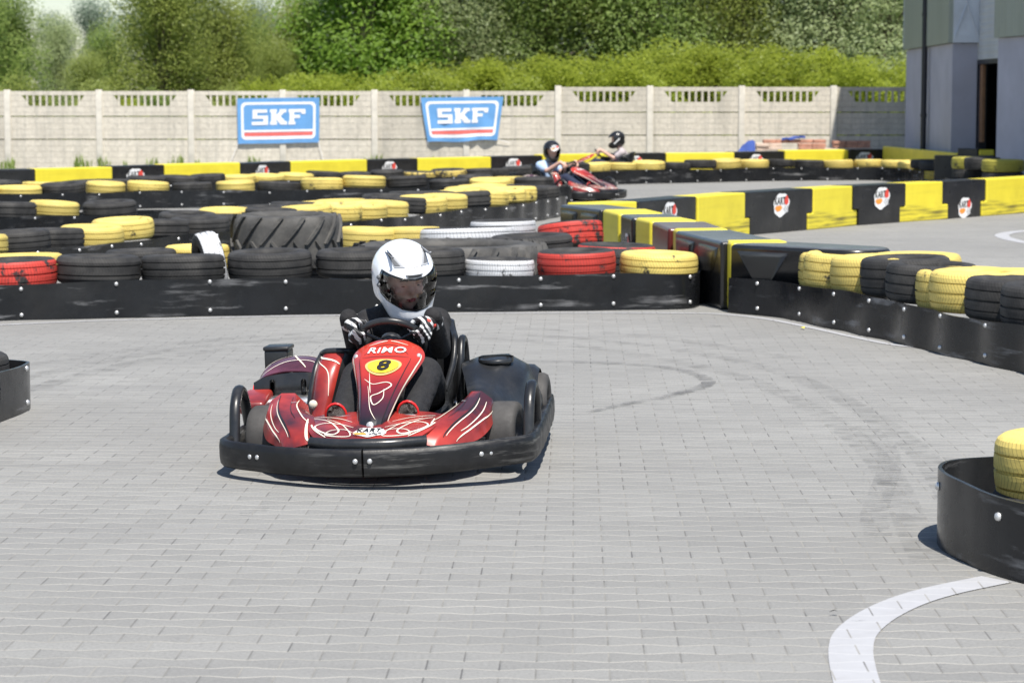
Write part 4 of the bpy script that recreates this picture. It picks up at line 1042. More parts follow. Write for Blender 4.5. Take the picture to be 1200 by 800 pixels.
# ------------------------------------------------------------------ karts
M['kred'] = m_red('red_bodywork'); M['liv'] = m_livery('nose_panel_livery')
M['stripe'] = mat('cream_livery_line', (.80, .72, .60), .4, var=.1)
M['kblk'] = mat('black_kart_plastic', (.016, .017, .019), .34, var=.3, vs=8, bump=.12, bs=60, dirt=((.075, .073, .07), .35))
M['bump'] = mat('scuffed_bumper_plastic', (.011, .011, .012), .42, var=.3, vs=9, bump=.18, bs=45, scuff=(.15, .147, .14), scuff_sc=(4, 4, 40), scuff_t=(.52, .7), dirt=((.04, .039, .038), .4), spec=.35)
M['slick'] = mat('slick_kart_tyre', (.055, .052, .05), .75, var=.25, vs=14, bump=.15, bs=120)
M['steel'] = mat('bare_steel', (.5, .5, .5), .32, metal=.9, var=.15, vs=20)
M['cast'] = mat('cast_engine_metal', (.30, .29, .275), .5, metal=.5, var=.3, vs=18, bump=.2, bs=70)
M['num'] = mat('number_yellow', (.88, .62, .04), .4, var=.04)
M['gold'] = mat('gold_outline', (.55, .40, .16), .4, var=.05)
M['recoil'] = mat('red_starter_plastic', (.62, .02, .02), .35)
M['rim'] = mat('dark_wheel_rim', (.12, .12, .125), .4, metal=.6)
def mir(ctrl): return [[(-x, y, z) for x, y, z in r][::-1] for r in ctrl]
N8 = text2d('8', .03, .12); NR = text2d('RiMO', .016, .06); NK = text2d('KART', .03, .1); NS = text2d('SINUS', .0, .1)
def make_kart():
    K = empty('go_kart')
    P = lambda name, mb, mats, par=K, lab=None: mb.build(name, mats, par, label=lab)
    # chassis
    mb = MB(); mb.box((0, .72, .055), (.62, 1.25, .012)); P('floor_tray', mb, M['kblk'])
    mb = MB()
    for s in (-1, 1): mb.tube(catmull([(s * .22, -.05, .075), (s * .27, .25, .075), (s * .30, .7, .075), (s * .28, 1.3, .08)], 6), .015, 8)
    mb.tube([(-.5, .3, .115), (.5, .3, .115)], .014, 8); mb.tube([(-.52, 1.16, .14), (.52, 1.16, .14)], .02, 10); mb.tube([(-.3, .6, .08), (.3, .6, .08)], .014, 8)
    mb.tube(catmull([(-.62, .2, .10), (-.45, .25, .09), (.45, .25, .09), (.62, .2, .10)], 6), .013, 8)
    P('frame_tube', mb, M['steel'])
    # wheels
    for x, y, r, w in ((-.505, .30, .132, .125), (.505, .30, .132, .125), (-.515, 1.16, .142, .19), (.515, 1.16, .142, .19)):
        mb = MB(); Mx = Matrix.Translation((x, y, r)) @ Matrix.Rotation(R(90), 4, 'Y')
        if y < .5: Mx = Matrix.Translation((x, y, r)) @ Matrix.Rotation(R(-6), 4, 'Z') @ Matrix.Rotation(R(90), 4, 'Y')
        h = w / 2
        mb.lathe([(r * .52, -h * .7), (r * .58, -h * .95), (r * .80, -h), (r * .93, -h * .94), (r * .985, -h * .78), (r, -h * .5), (r, h * .5), (r * .985, h * .78), (r * .93, h * .94), (r * .80, h), (r * .58, h * .95), (r * .52, h * .7)], Mx, 40)
        wl = P('wheel', mb, M['slick'])
        mb = MB(); mb.lathe([(.012, h * .5), (r * .2, h * .52), (r * .25, h * .3), (r * .48, h * .35), (r * .54, h * .85), (r * .56, h * .9)], Mx, 24); mb.lathe([(.012, -h * .5), (r * .2, -h * .52), (r * .25, -h * .3), (r * .48, -h * .35), (r * .54, -h * .85), (r * .56, -h * .9)], Mx, 24)
        mb.build('rim', M['rim'], wl)
    # wrap-round bumper: split in the middle of the front
    half = [(0.0015, -.255), (.16, -.235), (.34, -.165), (.50, -.075), (.585, -.01), (.618, .045), (.628, .14), (.625, .4), (.608, .8), (.59, 1.2), (.565, 1.42), (.48, 1.53), (.25, 1.56), (0.0015, 1.565)]
    prof = [(0, -.052), (.022, -.056), (.031, -.045), (.034, -.02), (.034, .025), (.03, .05), (.018, .057), (0, .052), (-.012, .04), (-.012, -.04)]
    bp = MB(); hz = lambda y: .106 if y > -.05 else .106 - .008 * min(1, (-.05 - y) / .15)
    for s in (1, -1):
        C = resample(catmull([(s * x, y, 0) for x, y in half], 6), .035); rows = []
        for i, p in enumerate(C):
            t = (C[min(i + 1, len(C) - 1)] - C[max(i - 1, 0)]).normalized(); nn = Vector((t.y, -t.x, 0)) * s
            wob = .002 * math.sin(i * 1.3 + s)
            rows.append([p + nn * (a + wob) + Vector((0, 0, hz(p.y) + b)) for a, b in prof])
        bp.grid(rows, 0, cv=True); bp.add(rows[0], [tuple(range(len(prof)))]); bp.add(rows[-1], [tuple(range(len(prof)))])
    bump = P('bumper', bp, M['bump'])
    for bx, by, ax in ((-.028, -.292, 0), (.030, -.292, 0), (-.455, -.136, -30), (-.49, -.114, -32), (.455, -.136, 30), (.49, -.114, 32)):
        b_ = MB(); b_.lathe([(0, .008), (.006, .008), (.010, .005), (.011, 0)], seg=10); o = b_.build('bolt', M['bolt'], bump); o.location = (bx, by, .108); o.rotation_euler = (R(90), 0, R(ax))
    # hoops over the bumper sides
    for s in (-1, 1):
        mb = MB(); mb.tube(catmull([(s * .615, .16, .13), (s * .618, .20, .26), (s * .620, .255, .318), (s * .622, .31, .335), (s * .622, .365, .313), (s * .622, .42, .25), (s * .618, .47, .13)], 6), .017, 10, flat=(1, 1.35)); P('wheel_guard', mb, M['kblk'])
    # front deck
    nose = Patch([[(-.30, .16, .225), (-.18, .16, .245), (0, .14, .25), (.18, .16, .245), (.30, .16, .225)],
                  [(-.285, .04, .222), (-.17, .03, .232), (0, .02, .236), (.17, .03, .232), (.285, .04, .222)],
                  [(-.25, -.09, .204), (-.15, -.11, .21), (0, -.125, .213), (.15, -.11, .21), (.25, -.09, .204)],
                  [(-.21, -.165, .182), (-.12, -.195, .186), (0, -.212, .188), (.12, -.195, .186), (.21, -.165, .182)]])
    mb = MB(); sg = 1 if nose.n(.5, .5).z > 0 else -1; nose.into(mb, 28, 14, .006, 0, sg)
    for k in (-1, 1):
        f = lambda pts: [(.5 + k * a, b) for a, b in pts]
        nose.ribbon(mb, f([(.10, .62), (.2, .5), (.32, .45), (.42, .55), (.36, .75), (.26, .85), (.2, .70), (.28, .4), (.44, .2)]), .011, 1, sgn=sg)
        nose.ribbon(mb, f([(.1, .8), (.16, .68), (.26, .7), (.34, .85), (.24, .93), (.12, .9), (.17, .55), (.3, .3)]), .008, 1, sgn=sg)
        nose.ribbon(mb, f([(.46, .3), (.44, .6), (.36, .95)]), .01, 1, sgn=sg)
        nose.ribbon(mb, f([(.12, .45), (.22, .3), (.36, .18), (.48, .1)]), .007, 1, sgn=sg)
    bl = [(.115 * (1 + .1 * math.sin(3 * i / 36 * math.tau)) * math.cos(i / 36 * math.tau), .16 * (1 + .12 * math.sin(5 * i / 36 * math.tau)) * math.sin(i / 36 * math.tau)) for i in range(36)]
    nose.decal(mb, bl, [tuple(range(36))], .52, .80, 1, 1, 2, .004, sg); nose.decal(mb, NK[0], NK[1], .51, .745, .062, -.17, 3, .006, sg)
    nose.decal(mb, [(-.09, .0), (.0, .0), (.02, .07), (-.07, .07)], [(0, 1, 2, 3)], .49, .83, 1, 1, 4, .006, sg)
    for a in range(4):
        for b in range(2):
            if (a + b) % 2: nose.decal(mb, [(0, 0), (.022, 0), (.022, .035), (0, .035)], [(0, 1, 2, 3)], .52 + a * .022, .84 + b * .035, 1, 1, 3, .006, sg)
    P('nose_fairing', mb, [M['kred'], M['stripe'], M['white'], M['lblk'], M['lora']])
    lip = Patch([[(-.235, -.135, .183), (-.12, -.197, .183), (0, -.214, .184), (.12, -.197, .183), (.235, -.135, .183)], [(-.24, -.155, .168), (-.12, -.218, .168), (0, -.236, .168), (.12, -.218, .168), (.24, -.155, .168)], [(-.23, -.14, .12), (-.12, -.205, .12), (0, -.222, .12), (.12, -.205, .12), (.23, -.14, .12)]])
    mb = MB(); lip.into(mb, 20, 6, .006); P('nose_lip', mb, M['kblk'])
    # side fenders over the front wheels
    fc = [[(.315, .38, .245), (.362, .345, .302), (.41, .30, .308), (.455, .28, .278), (.472, .28, .235)],
          [(.282, .25, .225), (.332, .21, .272), (.392, .165, .27), (.448, .155, .222), (.465, .165, .18)],
          [(.232, .08, .234), (.282, .05, .238), (.345, .01, .225), (.405, .035, .182), (.430, .055, .145)],
          [(.208, -.06, .198), (.24, -.09, .196), (.288, -.095, .182), (.345, -.06, .16), (.378, -.025, .132)],
          [(.20, -.13, .158), (.225, -.145, .152), (.272, -.14, .14), (.325, -.10, .128), (.358, -.06, .118)]]
    for s in (1, -1):
        fp = Patch(fc if s > 0 else [[(x - .028, y, z + .006) for x, y, z in r] for r in mir(fc)], True); mb = MB(); sg = 1 if fp.n(.45, .3).z > 0 else -1; fp.into(mb, 24, 22, .006, 0, sg)
        U = (lambda u: u) if s > 0 else (lambda u: 1 - u)
        rb = lambda pts, w, m: fp.ribbon(mb, [(U(a), b) for a, b in pts], w, m, sgn=sg)
        rb([(.50, .05), (.52, .3), (.5, .55), (.56, .78)], .009, 2); rb([(.53, .12), (.545, .32), (.53, .55), (.585, .75)], .006, 1)
        rb([(.12, .55), (.2, .72), (.22, .88), (.12, .97)], .016, 1); rb([(.18, .1), (.25, .3), (.22, .5), (.12, .62)], .008, 1)
        rb([(.85, .12), (.74, .3), (.72, .55), (.8, .8)], .008, 1); rb([(.66, .1), (.66, .3), (.66, .6)], .006, 1); rb([(.28, .1), (.35, .35), (.33, .5)], .004, 2)
        fp.decal(mb, NS[0], NS[1], U(.28), .22, .0001 + .035 * s * -1 * 0 + .03, .03, 3, .004, sg)
        P('front_fender', mb, [M['kred'], M['stripe'], M['kblk'], M['grey']])
    # steering fairing with the number
    pr = [(.212, .036, .046, -.085, -.02), (.225, .043, .055, -.07, .0), (.27, .05, .068, -.02, .06), (.355, .068, .098, .13, .21), (.43, .092, .138, .265, .36), (.475, .108, .155, .355, .44), (.515, .095, .130, .435, .49), (.54, .05, .07, .49, .52), (.545, .012, .018, .51, .525)]
    ctrl = [[(-b, yb, z - .004), (-(a + b) / 2 - .008, (yf + yb) / 2 + .01, z), (-a, yf + .004, z), (-a * .5, yf - .008, z + .003), (0, yf - .012, z + .004), (a * .5, yf - .008, z + .003), (a, yf + .004, z), ((a + b) / 2 + .008, (yf + yb) / 2 + .01, z), (b, yb, z - .004)] for z, a, b, yf, yb in [(.212 + (z_ - .212) * .91 - .006, a_, b_, c_, d_) for z_, a_, b_, c_, d_ in pr]]
    pn = Patch(ctrl, True); mb = MB(); sg = 1 if pn.n(.5, .5).y < 0 else -1; pn.into(mb, 40, 44, .006, 0, sg, 4)
    pn.decal(mb, [(math.cos(i / 32 * math.tau), math.sin(i / 32 * math.tau)) for i in range(32)], [tuple(range(32))], .5, .535, .195, .075, 5, .003, sg)
    pn.decal(mb, [(math.cos(i / 32 * math.tau), math.sin(i / 32 * math.tau)) for i in range(32)], [tuple(range(32))], .5, .535, .165, .060, 2, .005, sg)
    pn.decal(mb, N8[0], N8[1], .5, .535, .27, .128, 3, .007, sg)
    pn.decal(mb, NR[0], NR[1], .5, .705, .155, .095, 6, .005, sg)
    for k in (-1, 1):
        f = lambda pts: [(.5 + k * a, b) for a, b in pts]
        pn.ribbon(mb, f([(.40, .64), (.39, .5), (.385, .36), (.37, .2), (.38, .06)]), .011, 1, sgn=sg); pn.ribbon(mb, f([(.25, .62), (.255, .45), (.25, .3), (.25, .1)]), .005, 3, sgn=sg)
        pn.ribbon(mb, f([(.24, .78), (.12, .84), (.03, .86)]), .008, 1, sgn=sg)
    pn.ribbon(mb, [(.27, .63), (.4, .64), (.6, .64), (.73, .63)], .004, 3, sgn=sg); pn.ribbon(mb, [(.28, .66), (.38, .76), (.5, .79), (.62, .76), (.72, .66)], .004, 3, sgn=sg)
    pn.ribbon(mb, [(.3, .44), (.42, .41), (.6, .42), (.68, .40), (.55, .36), (.42, .34), (.5, .30), (.62, .33), (.6, .38)], .007, 1, sgn=sg)
    pn.ribbon(mb, [(.35, .40), (.42, .3), (.52, .24), (.6, .2)], .004, 1, sgn=sg); pn.ribbon(mb, [(.36, .48), (.38, .40), (.4, .36)], .004, 1, sgn=sg)
    st = P('steering_fairing', mb, [M['liv'], M['stripe'], M['num'], M['lblk'], M['kblk'], M['gold'], M['white']])
    b_ = MB(); b_.lathe([(0, .006), (.011, .006), (.015, .003), (.016, 0)], seg=14); o = b_.build('bolt', M['bolt'], st); q = pn.p(.5, .13); o.location = q; o.rotation_euler = (R(68), 0, 0)
    for k in (-1, 1):
        b_ = MB(); b_.lathe([(0, .006), (.008, .006), (.011, 0)], seg=12); o = b_.build('bolt', M['bolt'], st); q = pn.p(.5 + k * .36, .64); o.location = q; o.rotation_euler = (R(60), 0, R(k * 35))
    # steering wheel
    SW = empty_part = None
    cW = Vector((-.015, .615, .488)); tilt = Matrix.Translation(cW) @ Matrix.Rotation(R(-50) * -1, 4, 'X') @ Matrix.Identity(4)
    tilt = Matrix.Translation(cW) @ Matrix.Rotation(R(-50), 4, 'X')
    mb = MB(); mb.tube([tilt @ Vector((.142 * math.cos(a / 40 * math.tau), .142 * math.sin(a / 40 * math.tau) * .93, 0)) for a in range(40)], .0155, 10, closed=True)
    for a in (90, 210, 330): mb.tube([tilt @ Vector((.03 * math.cos(R(a)), .03 * math.sin(R(a)), -.01)), tilt @ Vector((.135 * math.cos(R(a)), .128 * math.sin(R(a)), 0))], .011, 8, flat=(1.8, .7))
    mb.lathe([(0, .02), (.045, .018), (.05, 0), (.045, -.02), (0, -.02)], tilt, 20); sw = P('steering_wheel', mb, M['kblk'])
    mb = MB(); mb.tube([cW, (-.01, .12, .12)], .012, 8); mb.build('column', M['steel'], sw)
    # seat
    stc = Patch([[(-.185, .80, .25), (-.18, .78, .19), (-.10, .76, .15), (0, .755, .145), (.10, .76, .15), (.18, .78, .19), (.185, .80, .25)],
                 [(-.205, .95, .36), (-.19, .95, .2), (-.11, .95, .1), (0, .95, .085), (.11, .95, .1), (.19, .95, .2), (.205, .95, .36)],
                 [(-.205, 1.03, .45), (-.195, 1.09, .25), (-.12, 1.14, .13), (0, 1.16, .11), (.12, 1.14, .13), (.195, 1.09, .25), (.205, 1.03, .45)],
                 [(-.19, 1.10, .48), (-.18, 1.17, .40), (-.11, 1.23, .34), (0, 1.25, .33), (.11, 1.23, .34), (.18, 1.17, .40), (.19, 1.10, .48)],
                 [(-.17, 1.17, .51), (-.16, 1.22, .53), (-.10, 1.27, .545), (0, 1.29, .55), (.10, 1.27, .545), (.16, 1.22, .53), (.17, 1.17, .51)]])
    mb = MB(); stc.into(mb, 28, 24, .016); mb.tube([stc.p(1, v / 20) for v in range(21)], .014, 8); mb.tube([stc.p(0, v / 20) for v in range(21)], .014, 8); P('seat', mb, M['kblk'])
    mb = MB(); mb.tube(catmull([(.228, .98, .16), (.235, .97, .33), (.235, 1.02, .435), (.235, 1.08, .455), (.235, 1.14, .42), (.235, 1.17, .3), (.228, 1.16, .14)], 6), .017, 10); mb.tube(catmull([(-.228, .98, .16), (-.235, .97, .33), (-.235, 1.02, .435), (-.235, 1.14, .42), (-.228, 1.16, .14)], 6), .017, 10); P('seat_bracket', mb, M['kblk'])
    # engine side
    mb = MB(); mb.box((-.47, 1.0, .17), (.26, .30, .18), bev=.03)
    for k in range(7): mb.box((-.47, .84 + .0 * k, .11 + k * .022), (.27, .06, .008))
    mb.lathe([(.0, -.10), (.07, -.10), (.085, -.08), (.085, .08), (.07, .10), (0, .10)], Matrix.Translation((-.47, .86, .235)) @ Matrix.Rotation(R(90), 4, 'Y'), 22)
    mb.tube(catmull([(-.40, .80, .16), (-.33, .72, .16), (-.30, .78, .13), (-.30, 1.2, .13)], 5), .022, 9); eng = P('engine', mb, M['cast'])
    mb = MB(); mb.lathe([(0, .05), (.06, .048), (.082, .03), (.085, -.03), (.07, -.045)], Matrix.Translation((-.635, .93, .225)) @ Matrix.Rotation(R(-90), 4, 'Y'), 24)
    for k in range(8): a = k / 8 * math.tau; mb.box((-.688, .93 + .05 * math.cos(a), .225 + .05 * math.sin(a)), (.012, .012, .05), rx=a)
    mb.build('recoil_starter', M['recoil'], eng)
    mb = MB(); mb.box((-.635, 1.20, .35), (.112, .13, .125), bev=.012); mb.box((-.635, 1.20, .418), (.120, .14, .02), bev=.008); mb.box((-.64, 1.2, .27), (.06, .08, .12)); mb.build('air_filter', M['kblk'], eng)
    ec = Patch([[(-.66, .82, .28), (-.63, .80, .325), (-.54, .80, .35), (-.44, .80, .35), (-.36, .82, .33)], [(-.665, .92, .30), (-.63, .92, .36), (-.54, .92, .388), (-.44, .92, .386), (-.36, .92, .36)], [(-.665, 1.05, .30), (-.63, 1.05, .36), (-.54, 1.05, .39), (-.44, 1.05, .388), (-.36, 1.05, .36)], [(-.66, 1.2, .27), (-.63, 1.2, .32), (-.54, 1.2, .345), (-.44, 1.2, .345), (-.36, 1.2, .33)]])
    mb = MB(); sg = 1 if ec.n(.5, .5).z > 0 else -1; ec.into(mb, 20, 16, .006, 0, sg)
    for pts, w in (([(.04, .1), (.1, .35), (.3, .55), (.6, .6), (.95, .5)], .016), ([(.2, .15), (.4, .45), (.7, .7), (.95, .8)], .009), ([(.5, .8), (.6, .4), (.75, .1)], .011), ([(.25, .05), (.5, .25), (.8, .3), (.97, .15)], .008)): ec.ribbon(mb, pts, w, 1, sgn=sg)
    P('engine_cover', mb, [mat('plum_bodywork', (.085, .022, .035), .3, var=.6, vs=7, coat=.3), M['stripe']])
    fb = Patch([[(-.665, .815, .30), (-.60, .785, .33), (-.50, .78, .345), (-.42, .785, .345), (-.35, .815, .33)], [(-.66, .80, .26), (-.60, .77, .28), (-.50, .765, .285), (-.42, .77, .285), (-.345, .80, .275)], [(-.64, .81, .235), (-.60, .78, .245), (-.50, .775, .245), (-.42, .78, .245), (-.35, .81, .24)]])
    mb = MB(); fb.into(mb, 16, 8, .01)
    for x in (-.575, -.435): mb.capsule((x, .755, .265), .012, (x, .755, .31), .012)
    P('engine_bracket', mb, M['kblk'])
    mb = MB(); mb.box((-.50, .775, .185), (.27, .12, .13), bev=.035); mb.tube([(-.62, .72, .215), (-.38, .72, .215)], .035, 14); P('engine_shroud', mb, M['steel'])
    mb = MB(); mb.box((-.63, .66, .235), (.12, .2, .06), bev=.02, rx=.2); P('rear_fairing', mb, M['kred'])
    # tall shield between engine and driver
    sc_ = Patch([[(-.385, .60, .17), (-.36, .53, .17), (-.31, .51, .17), (-.275, .56, .17), (-.255, .70, .17)], [(-.375, .63, .28), (-.345, .56, .28), (-.285, .55, .28), (-.25, .60, .28), (-.232, .74, .28)], [(-.36, .68, .38), (-.33, .62, .385), (-.265, .61, .385), (-.232, .66, .38), (-.215, .80, .37)], [(-.345, .75, .43), (-.315, .70, .445), (-.25, .69, .447), (-.22, .73, .44), (-.205, .86, .42)]])
    mb = MB(); sg = 1 if sc_.n(.3, .5).y < 0 else -1; sc_.into(mb, 22, 22, .008, 0, sg, 2)
    sc_.ribbon(mb, [(.05, .92), (.2, .85), (.4, .8), (.58, .72)], .013, 1, sgn=sg); sc_.ribbon(mb, [(.05, .8), (.2, .74), (.4, .6), (.5, .3)], .006, 1, sgn=sg)
    for q in ([sc_.p(u / 16, 1) for u in range(17)], [sc_.p(1, v / 12) for v in range(13)], [sc_.p(0, v / 12) for v in range(13)]): mb.tube(q, .015, 8, 2)
    bp_ = [[sc_.p(u / 10, v / 10) - sc_.n(u / 10, v / 10) * (-.006 * sg) for u in range(6, 11)] for v in range(11)]; mb.grid(bp_, 2)
    P('leg_shield', mb, [M['kred'], M['stripe'], M['kblk']])
    mb = MB(); mb.lathe([(0, .008), (.012, .008), (.016, .004), (.019, 0)], Matrix.Translation((-.352, .535, .235)) @ Matrix.Rotation(R(90), 4, 'X'), 16); P('filler_cap', mb, M['stripe'])
    # tank side: moulded black pod with a cup recess
    pd = Patch([[(.245, 1.22, .30), (.32, 1.22, .33), (.42, 1.22, .335), (.50, 1.22, .30), (.555, 1.22, .19), (.565, 1.22, .09)],
                [(.25, 1.02, .345), (.33, 1.02, .375), (.445, 1.02, .38), (.53, 1.02, .33), (.585, 1.02, .19), (.59, 1.02, .09)],
                [(.26, .84, .345), (.335, .84, .368), (.445, .84, .37), (.53, .84, .305), (.578, .84, .175), (.582, .84, .09)],
                [(.295, .68, .30), (.345, .68, .315), (.425, .68, .302), (.485, .68, .25), (.54, .68, .16), (.55, .68, .09)],
                [(.325, .52, .255), (.365, .52, .268), (.42, .52, .252), (.462, .52, .21), (.495, .52, .15), (.505, .52, .09)],
                [(.335, .47, .17), (.365, .465, .18), (.42, .465, .17), (.455, .47, .15), (.48, .475, .12), (.49, .48, .085)],
                [(.335, .48, .08), (.365, .475, .08), (.42, .475, .08), (.455, .48, .08), (.48, .485, .08), (.49, .49, .08)]], True)
    mb = MB(); pd.into(mb, 30, 36, .008); pod = P('tank_pod', mb, M['kblk'])
    mb = MB(); cM = Matrix.Translation((.41, .85, .371)); mb.lathe([(.075, -.002), (.078, .012), (.068, .016), (.062, .008), (.058, -.04), (0, -.042)], cM, 30); mb.grid([[cM @ Vector((.078 * math.cos(a), .078 * math.sin(a), z)) for a in [R(x) for x in range(-20, 201, 10)]] for z in (.0, .022)]); mb.grid([[cM @ Vector((.07 * math.cos(a), .07 * math.sin(a), z)) for a in [R(x) for x in range(-20, 201, 10)]] for z in (.0, .022)]); mb.build('cup_recess', M['kblk'], pod)
    mb = MB(); mb.box((.41, .85, .35), (.03, .03, .03)); mb.build('filler_cap', M['lblk'], pod)
    mb = MB(); mb.tube(catmull([(.25, .95, .335), (.252, 1.1, .34), (.30, 1.215, .345), (.42, 1.22, .345)], 5), .009, 8); P('pod_rim', mb, M['kblk'])
    for s in (-1, 1):
        mb = MB(); arc = lambda r, x: [(s * x, 1.16 + r * math.cos(R(a)), .142 + r * math.sin(R(a))) for a in range(5, 176, 10)]
        mb.grid([arc(.175, .42), arc(.185, .47), arc(.18, .545), arc(.16, .57)]); mb.grid([arc(.17, .42), arc(.18, .47), arc(.175, .545), arc(.155, .57)]); P('rear_fender', mb, M['kblk'])
    # pedals and small bright bits
    for s in (-1, 1):
        mb = MB(); mb.tube(catmull([(s * .05, .13, .10), (s * .055, .10, .2), (s * .09, .095, .232), (s * .17, .095, .232), (s * .185, .1, .2)], 5), .008, 8); mb.tube([(s * .04, .15, .225), (s * .2, .15, .222)], .007, 8); P('pedal', mb, M['steel'])
    mb = MB(); rg = random.Random(5)
    for k in range(9): x = -.30 + .02 * k; mb.box((x, .5 + rg.uniform(0, .14), .13 + rg.uniform(0, .09)), (.018, .04, rg.uniform(.03, .07)), bev=.004)
    mb.tube(catmull([(-.33, .42, .16), (-.27, .46, .19), (-.2, .4, .15), (-.2, .2, .15)], 6), .009, 8); P('throttle_linkage', mb, M['steel'])
    return K
KART = make_kart()
g = Vector((-.557, 9.53, 0))
KART.location = (g.x, g.y, .012); KART.rotation_euler = (0, R(-1.8), R(-6.2))
tag(KART, 'red and black racing kart number 8 with white lettering, cornering on the paving', 'go-kart', 'karts on the track')
K2 = copy_tree(KART); K2.location = (1.37, 36.15, .0); K2.rotation_euler = (0, 0, R(52))
tag(K2, 'distant red kart with a driver in a light blue shirt', 'go-kart')
K3 = copy_tree(KART); K3.location = (1.06, 45.45, .0); K3.rotation_euler = (0, 0, R(-90))
tag(K3, 'far kart almost hidden behind the farthest tyre wall, driver in grey top', 'go-kart')
for k_ in (K2, K3):
    for ch in list(k_.children):
        if ch.name.startswith('steering_fairing'):
            for i in (2, 3, 5): ch.material_slots[i].link = 'OBJECT'; ch.material_slots[i].material = M['liv']
# ------------------------------------------------------------------ people
def grow(mb, voxel, smooth=2, name='body'):
    """fuse overlapping forms into one continuous surface"""
    me = mb.mesh(name, [M['kblk']], fix=True); o = bpy.data.objects.new('tmp', me); COL.objects.link(o)
    r = o.modifiers.new('r', 'REMESH'); r.mode = 'VOXEL'; r.voxel_size = voxel; r.use_smooth_shade = True
    s = o.modifiers.new('s', 'SMOOTH'); s.factor = .5; s.iterations = smooth
    dg = bpy.context.evaluated_depsgraph_get(); m2 = bpy.data.meshes.new_from_object(o.evaluated_get(dg)); m2.name = name
    bpy.data.objects.remove(o); bpy.data.meshes.remove(me); m2.materials.clear()
    for p in m2.polygons: p.use_smooth = True; 
    return m2
def boolean(me, cutter, op):
    a = bpy.data.objects.new('a', me); b = bpy.data.objects.new('b', cutter); COL.objects.link(a); COL.objects.link(b)
    m = a.modifiers.new('b', 'BOOLEAN'); m.object = b; m.operation = op; m.solver = 'EXACT'
    dg = bpy.context.evaluated_depsgraph_get(); r = bpy.data.meshes.new_from_object(a.evaluated_get(dg))
    bpy.data.objects.remove(a); bpy.data.objects.remove(b); return r
M['skin'] = mat('skin', (.66, .40, .31), .55, var=.08, vs=20, bump=.05, bs=200)
M['lips'] = mat('lips', (.50, .10, .10), .45)
M['eye'] = mat('eye', (.05, .04, .035), .2)
M['hair'] = mat('dark_hair', (.05, .03, .02), .7)
M['suit'] = mat('black_knit_cloth', (.015, .0145, .016), .9, var=.3, vs=9, bump=.9, bs=11, bd=.03)
M['trous'] = mat('black_trousers', (.012, .012, .014), .85, var=.3, vs=9, bump=.9, bs=11, bd=.03)
M['jeans'] = mat('dark_blue_jeans', (.02, .028, .06), .9, var=.3, vs=9, bump=.4, bs=22)
M['tblue'] = mat('light_blue_cotton', (.42, .56, .78), .9, var=.08, vs=8, bump=.4, bs=18)
M['tgrey'] = mat('pinkish_grey_cotton', (.44, .39, .40), .9, var=.1, vs=8, bump=.4, bs=18)
M['hwht'] = mat('glossy_white_helmet', (.80, .82, .86), .22, var=.03, coat=.6)
M['hblk'] = mat('black_helmet', (.014, .014, .016), .32, var=.2, coat=.3)
M['gask'] = mat('black_rubber_seal', (.012, .012, .013), .5)
M['glove'] = m_stripeglove()
M['visor'] = m_visor()
M['vent'] = mat('grey_vent', (.13, .135, .145), .5); M['vslot'] = mat('pale_grey_vent', (.36, .37, .39), .4)
M['shoe'] = mat('black_shoe', (.02, .02, .02), .7); M['sole'] = mat('grey_shoe_sole', (.16, .14, .13), .8, var=.3, vs=40)
def helmet_hull(k, vx=.006):
    mb = MB()
    mb.capsule((0, .02, .035), (.134 * k, .150 * k, .132 * k), (0, -.005, .02), (.134 * k, .150 * k, .130 * k), seg=28)
    mb.capsule((0, -.060, -.112), (.096 * k, .108 * k, .056 * k), (0, -.02, -.04), (.124 * k, .140 * k, .10 * k), seg=28)
    mb.capsule((0, .055, -.06), (.118 * k, .108 * k, .075 * k), (0, .04, .0), (.13 * k, .12 * k, .10 * k), seg=24)
    return grow(mb, vx, 6, 'helmet')
def helmet_parts(shell_m, own, logo, with_visor, detail):
    """full-face helmet in its own frame: front -Y, up +Z; returns list of (name, mesh, sub list)"""
    vx = .006 if detail else .010
    hull = lambda k: helmet_hull(k, vx)
    def poly(sc):
        base = [(-.150, .052), (-.132, .078), (-.09, .066), (-.045, .056), (0, .053), (.045, .056), (.09, .066), (.132, .078), (.150, .052), (.138, .0), (.104, -.046), (.055, -.072), (0, -.080), (-.055, -.072), (-.104, -.046), (-.138, .0)]
        c = (0, -.015); return [(c[0] + (x - c[0]) * (1 + (sc - 1) * .55), c[1] + (z - c[1]) * sc) for x, z in base]
    def prism(sc, y1, y0=-.4):
        mb = MB(); P = poly(sc); mb.prism(P, lambda x, y, z: (x, y, z), y0, y1); return mb.mesh('cut', [M['gask']])
    shell = boolean(hull(1.0), hull(.90), 'DIFFERENCE'); shell = boolean(shell, prism(1.0, -.052), 'DIFFERENCE')
    flo = MB(); flo.box((0, 0, -.285), (.6, .6, .24), rx=.12); shell = boolean(shell, flo.mesh('c', [M['gask']]), 'DIFFERENCE')
    ring = boolean(hull(1.010), hull(.93), 'DIFFERENCE'); ring = boolean(ring, prism(1.07, -.044), 'INTERSECT'); ring = boolean(ring, prism(.95, -.062, -.5), 'DIFFERENCE')
    out = [('shell', shell, shell_m), ('visor_seal', ring, M['gask'])]
    if with_visor:
        v = boolean(hull(1.020), hull(1.012), 'DIFFERENCE'); v = boolean(v, prism(1.03, -.05), 'INTERSECT'); out.append(('visor', v, M['visor']))
    inner = hull(.90); ib = BVHTree.FromPolygons([v.co for v in inner.vertices], [tuple(p.vertices) for p in inner.polygons])
    for n, me, m in out:
        me.materials.clear(); me.materials.append(m); me.materials.append(M['gask'])
        for p in me.polygons:
            p.use_smooth = True; p.material_index = 1 if n == 'shell' and ib.find_nearest(p.center)[3] < .003 else 0     # dark lining
    return out
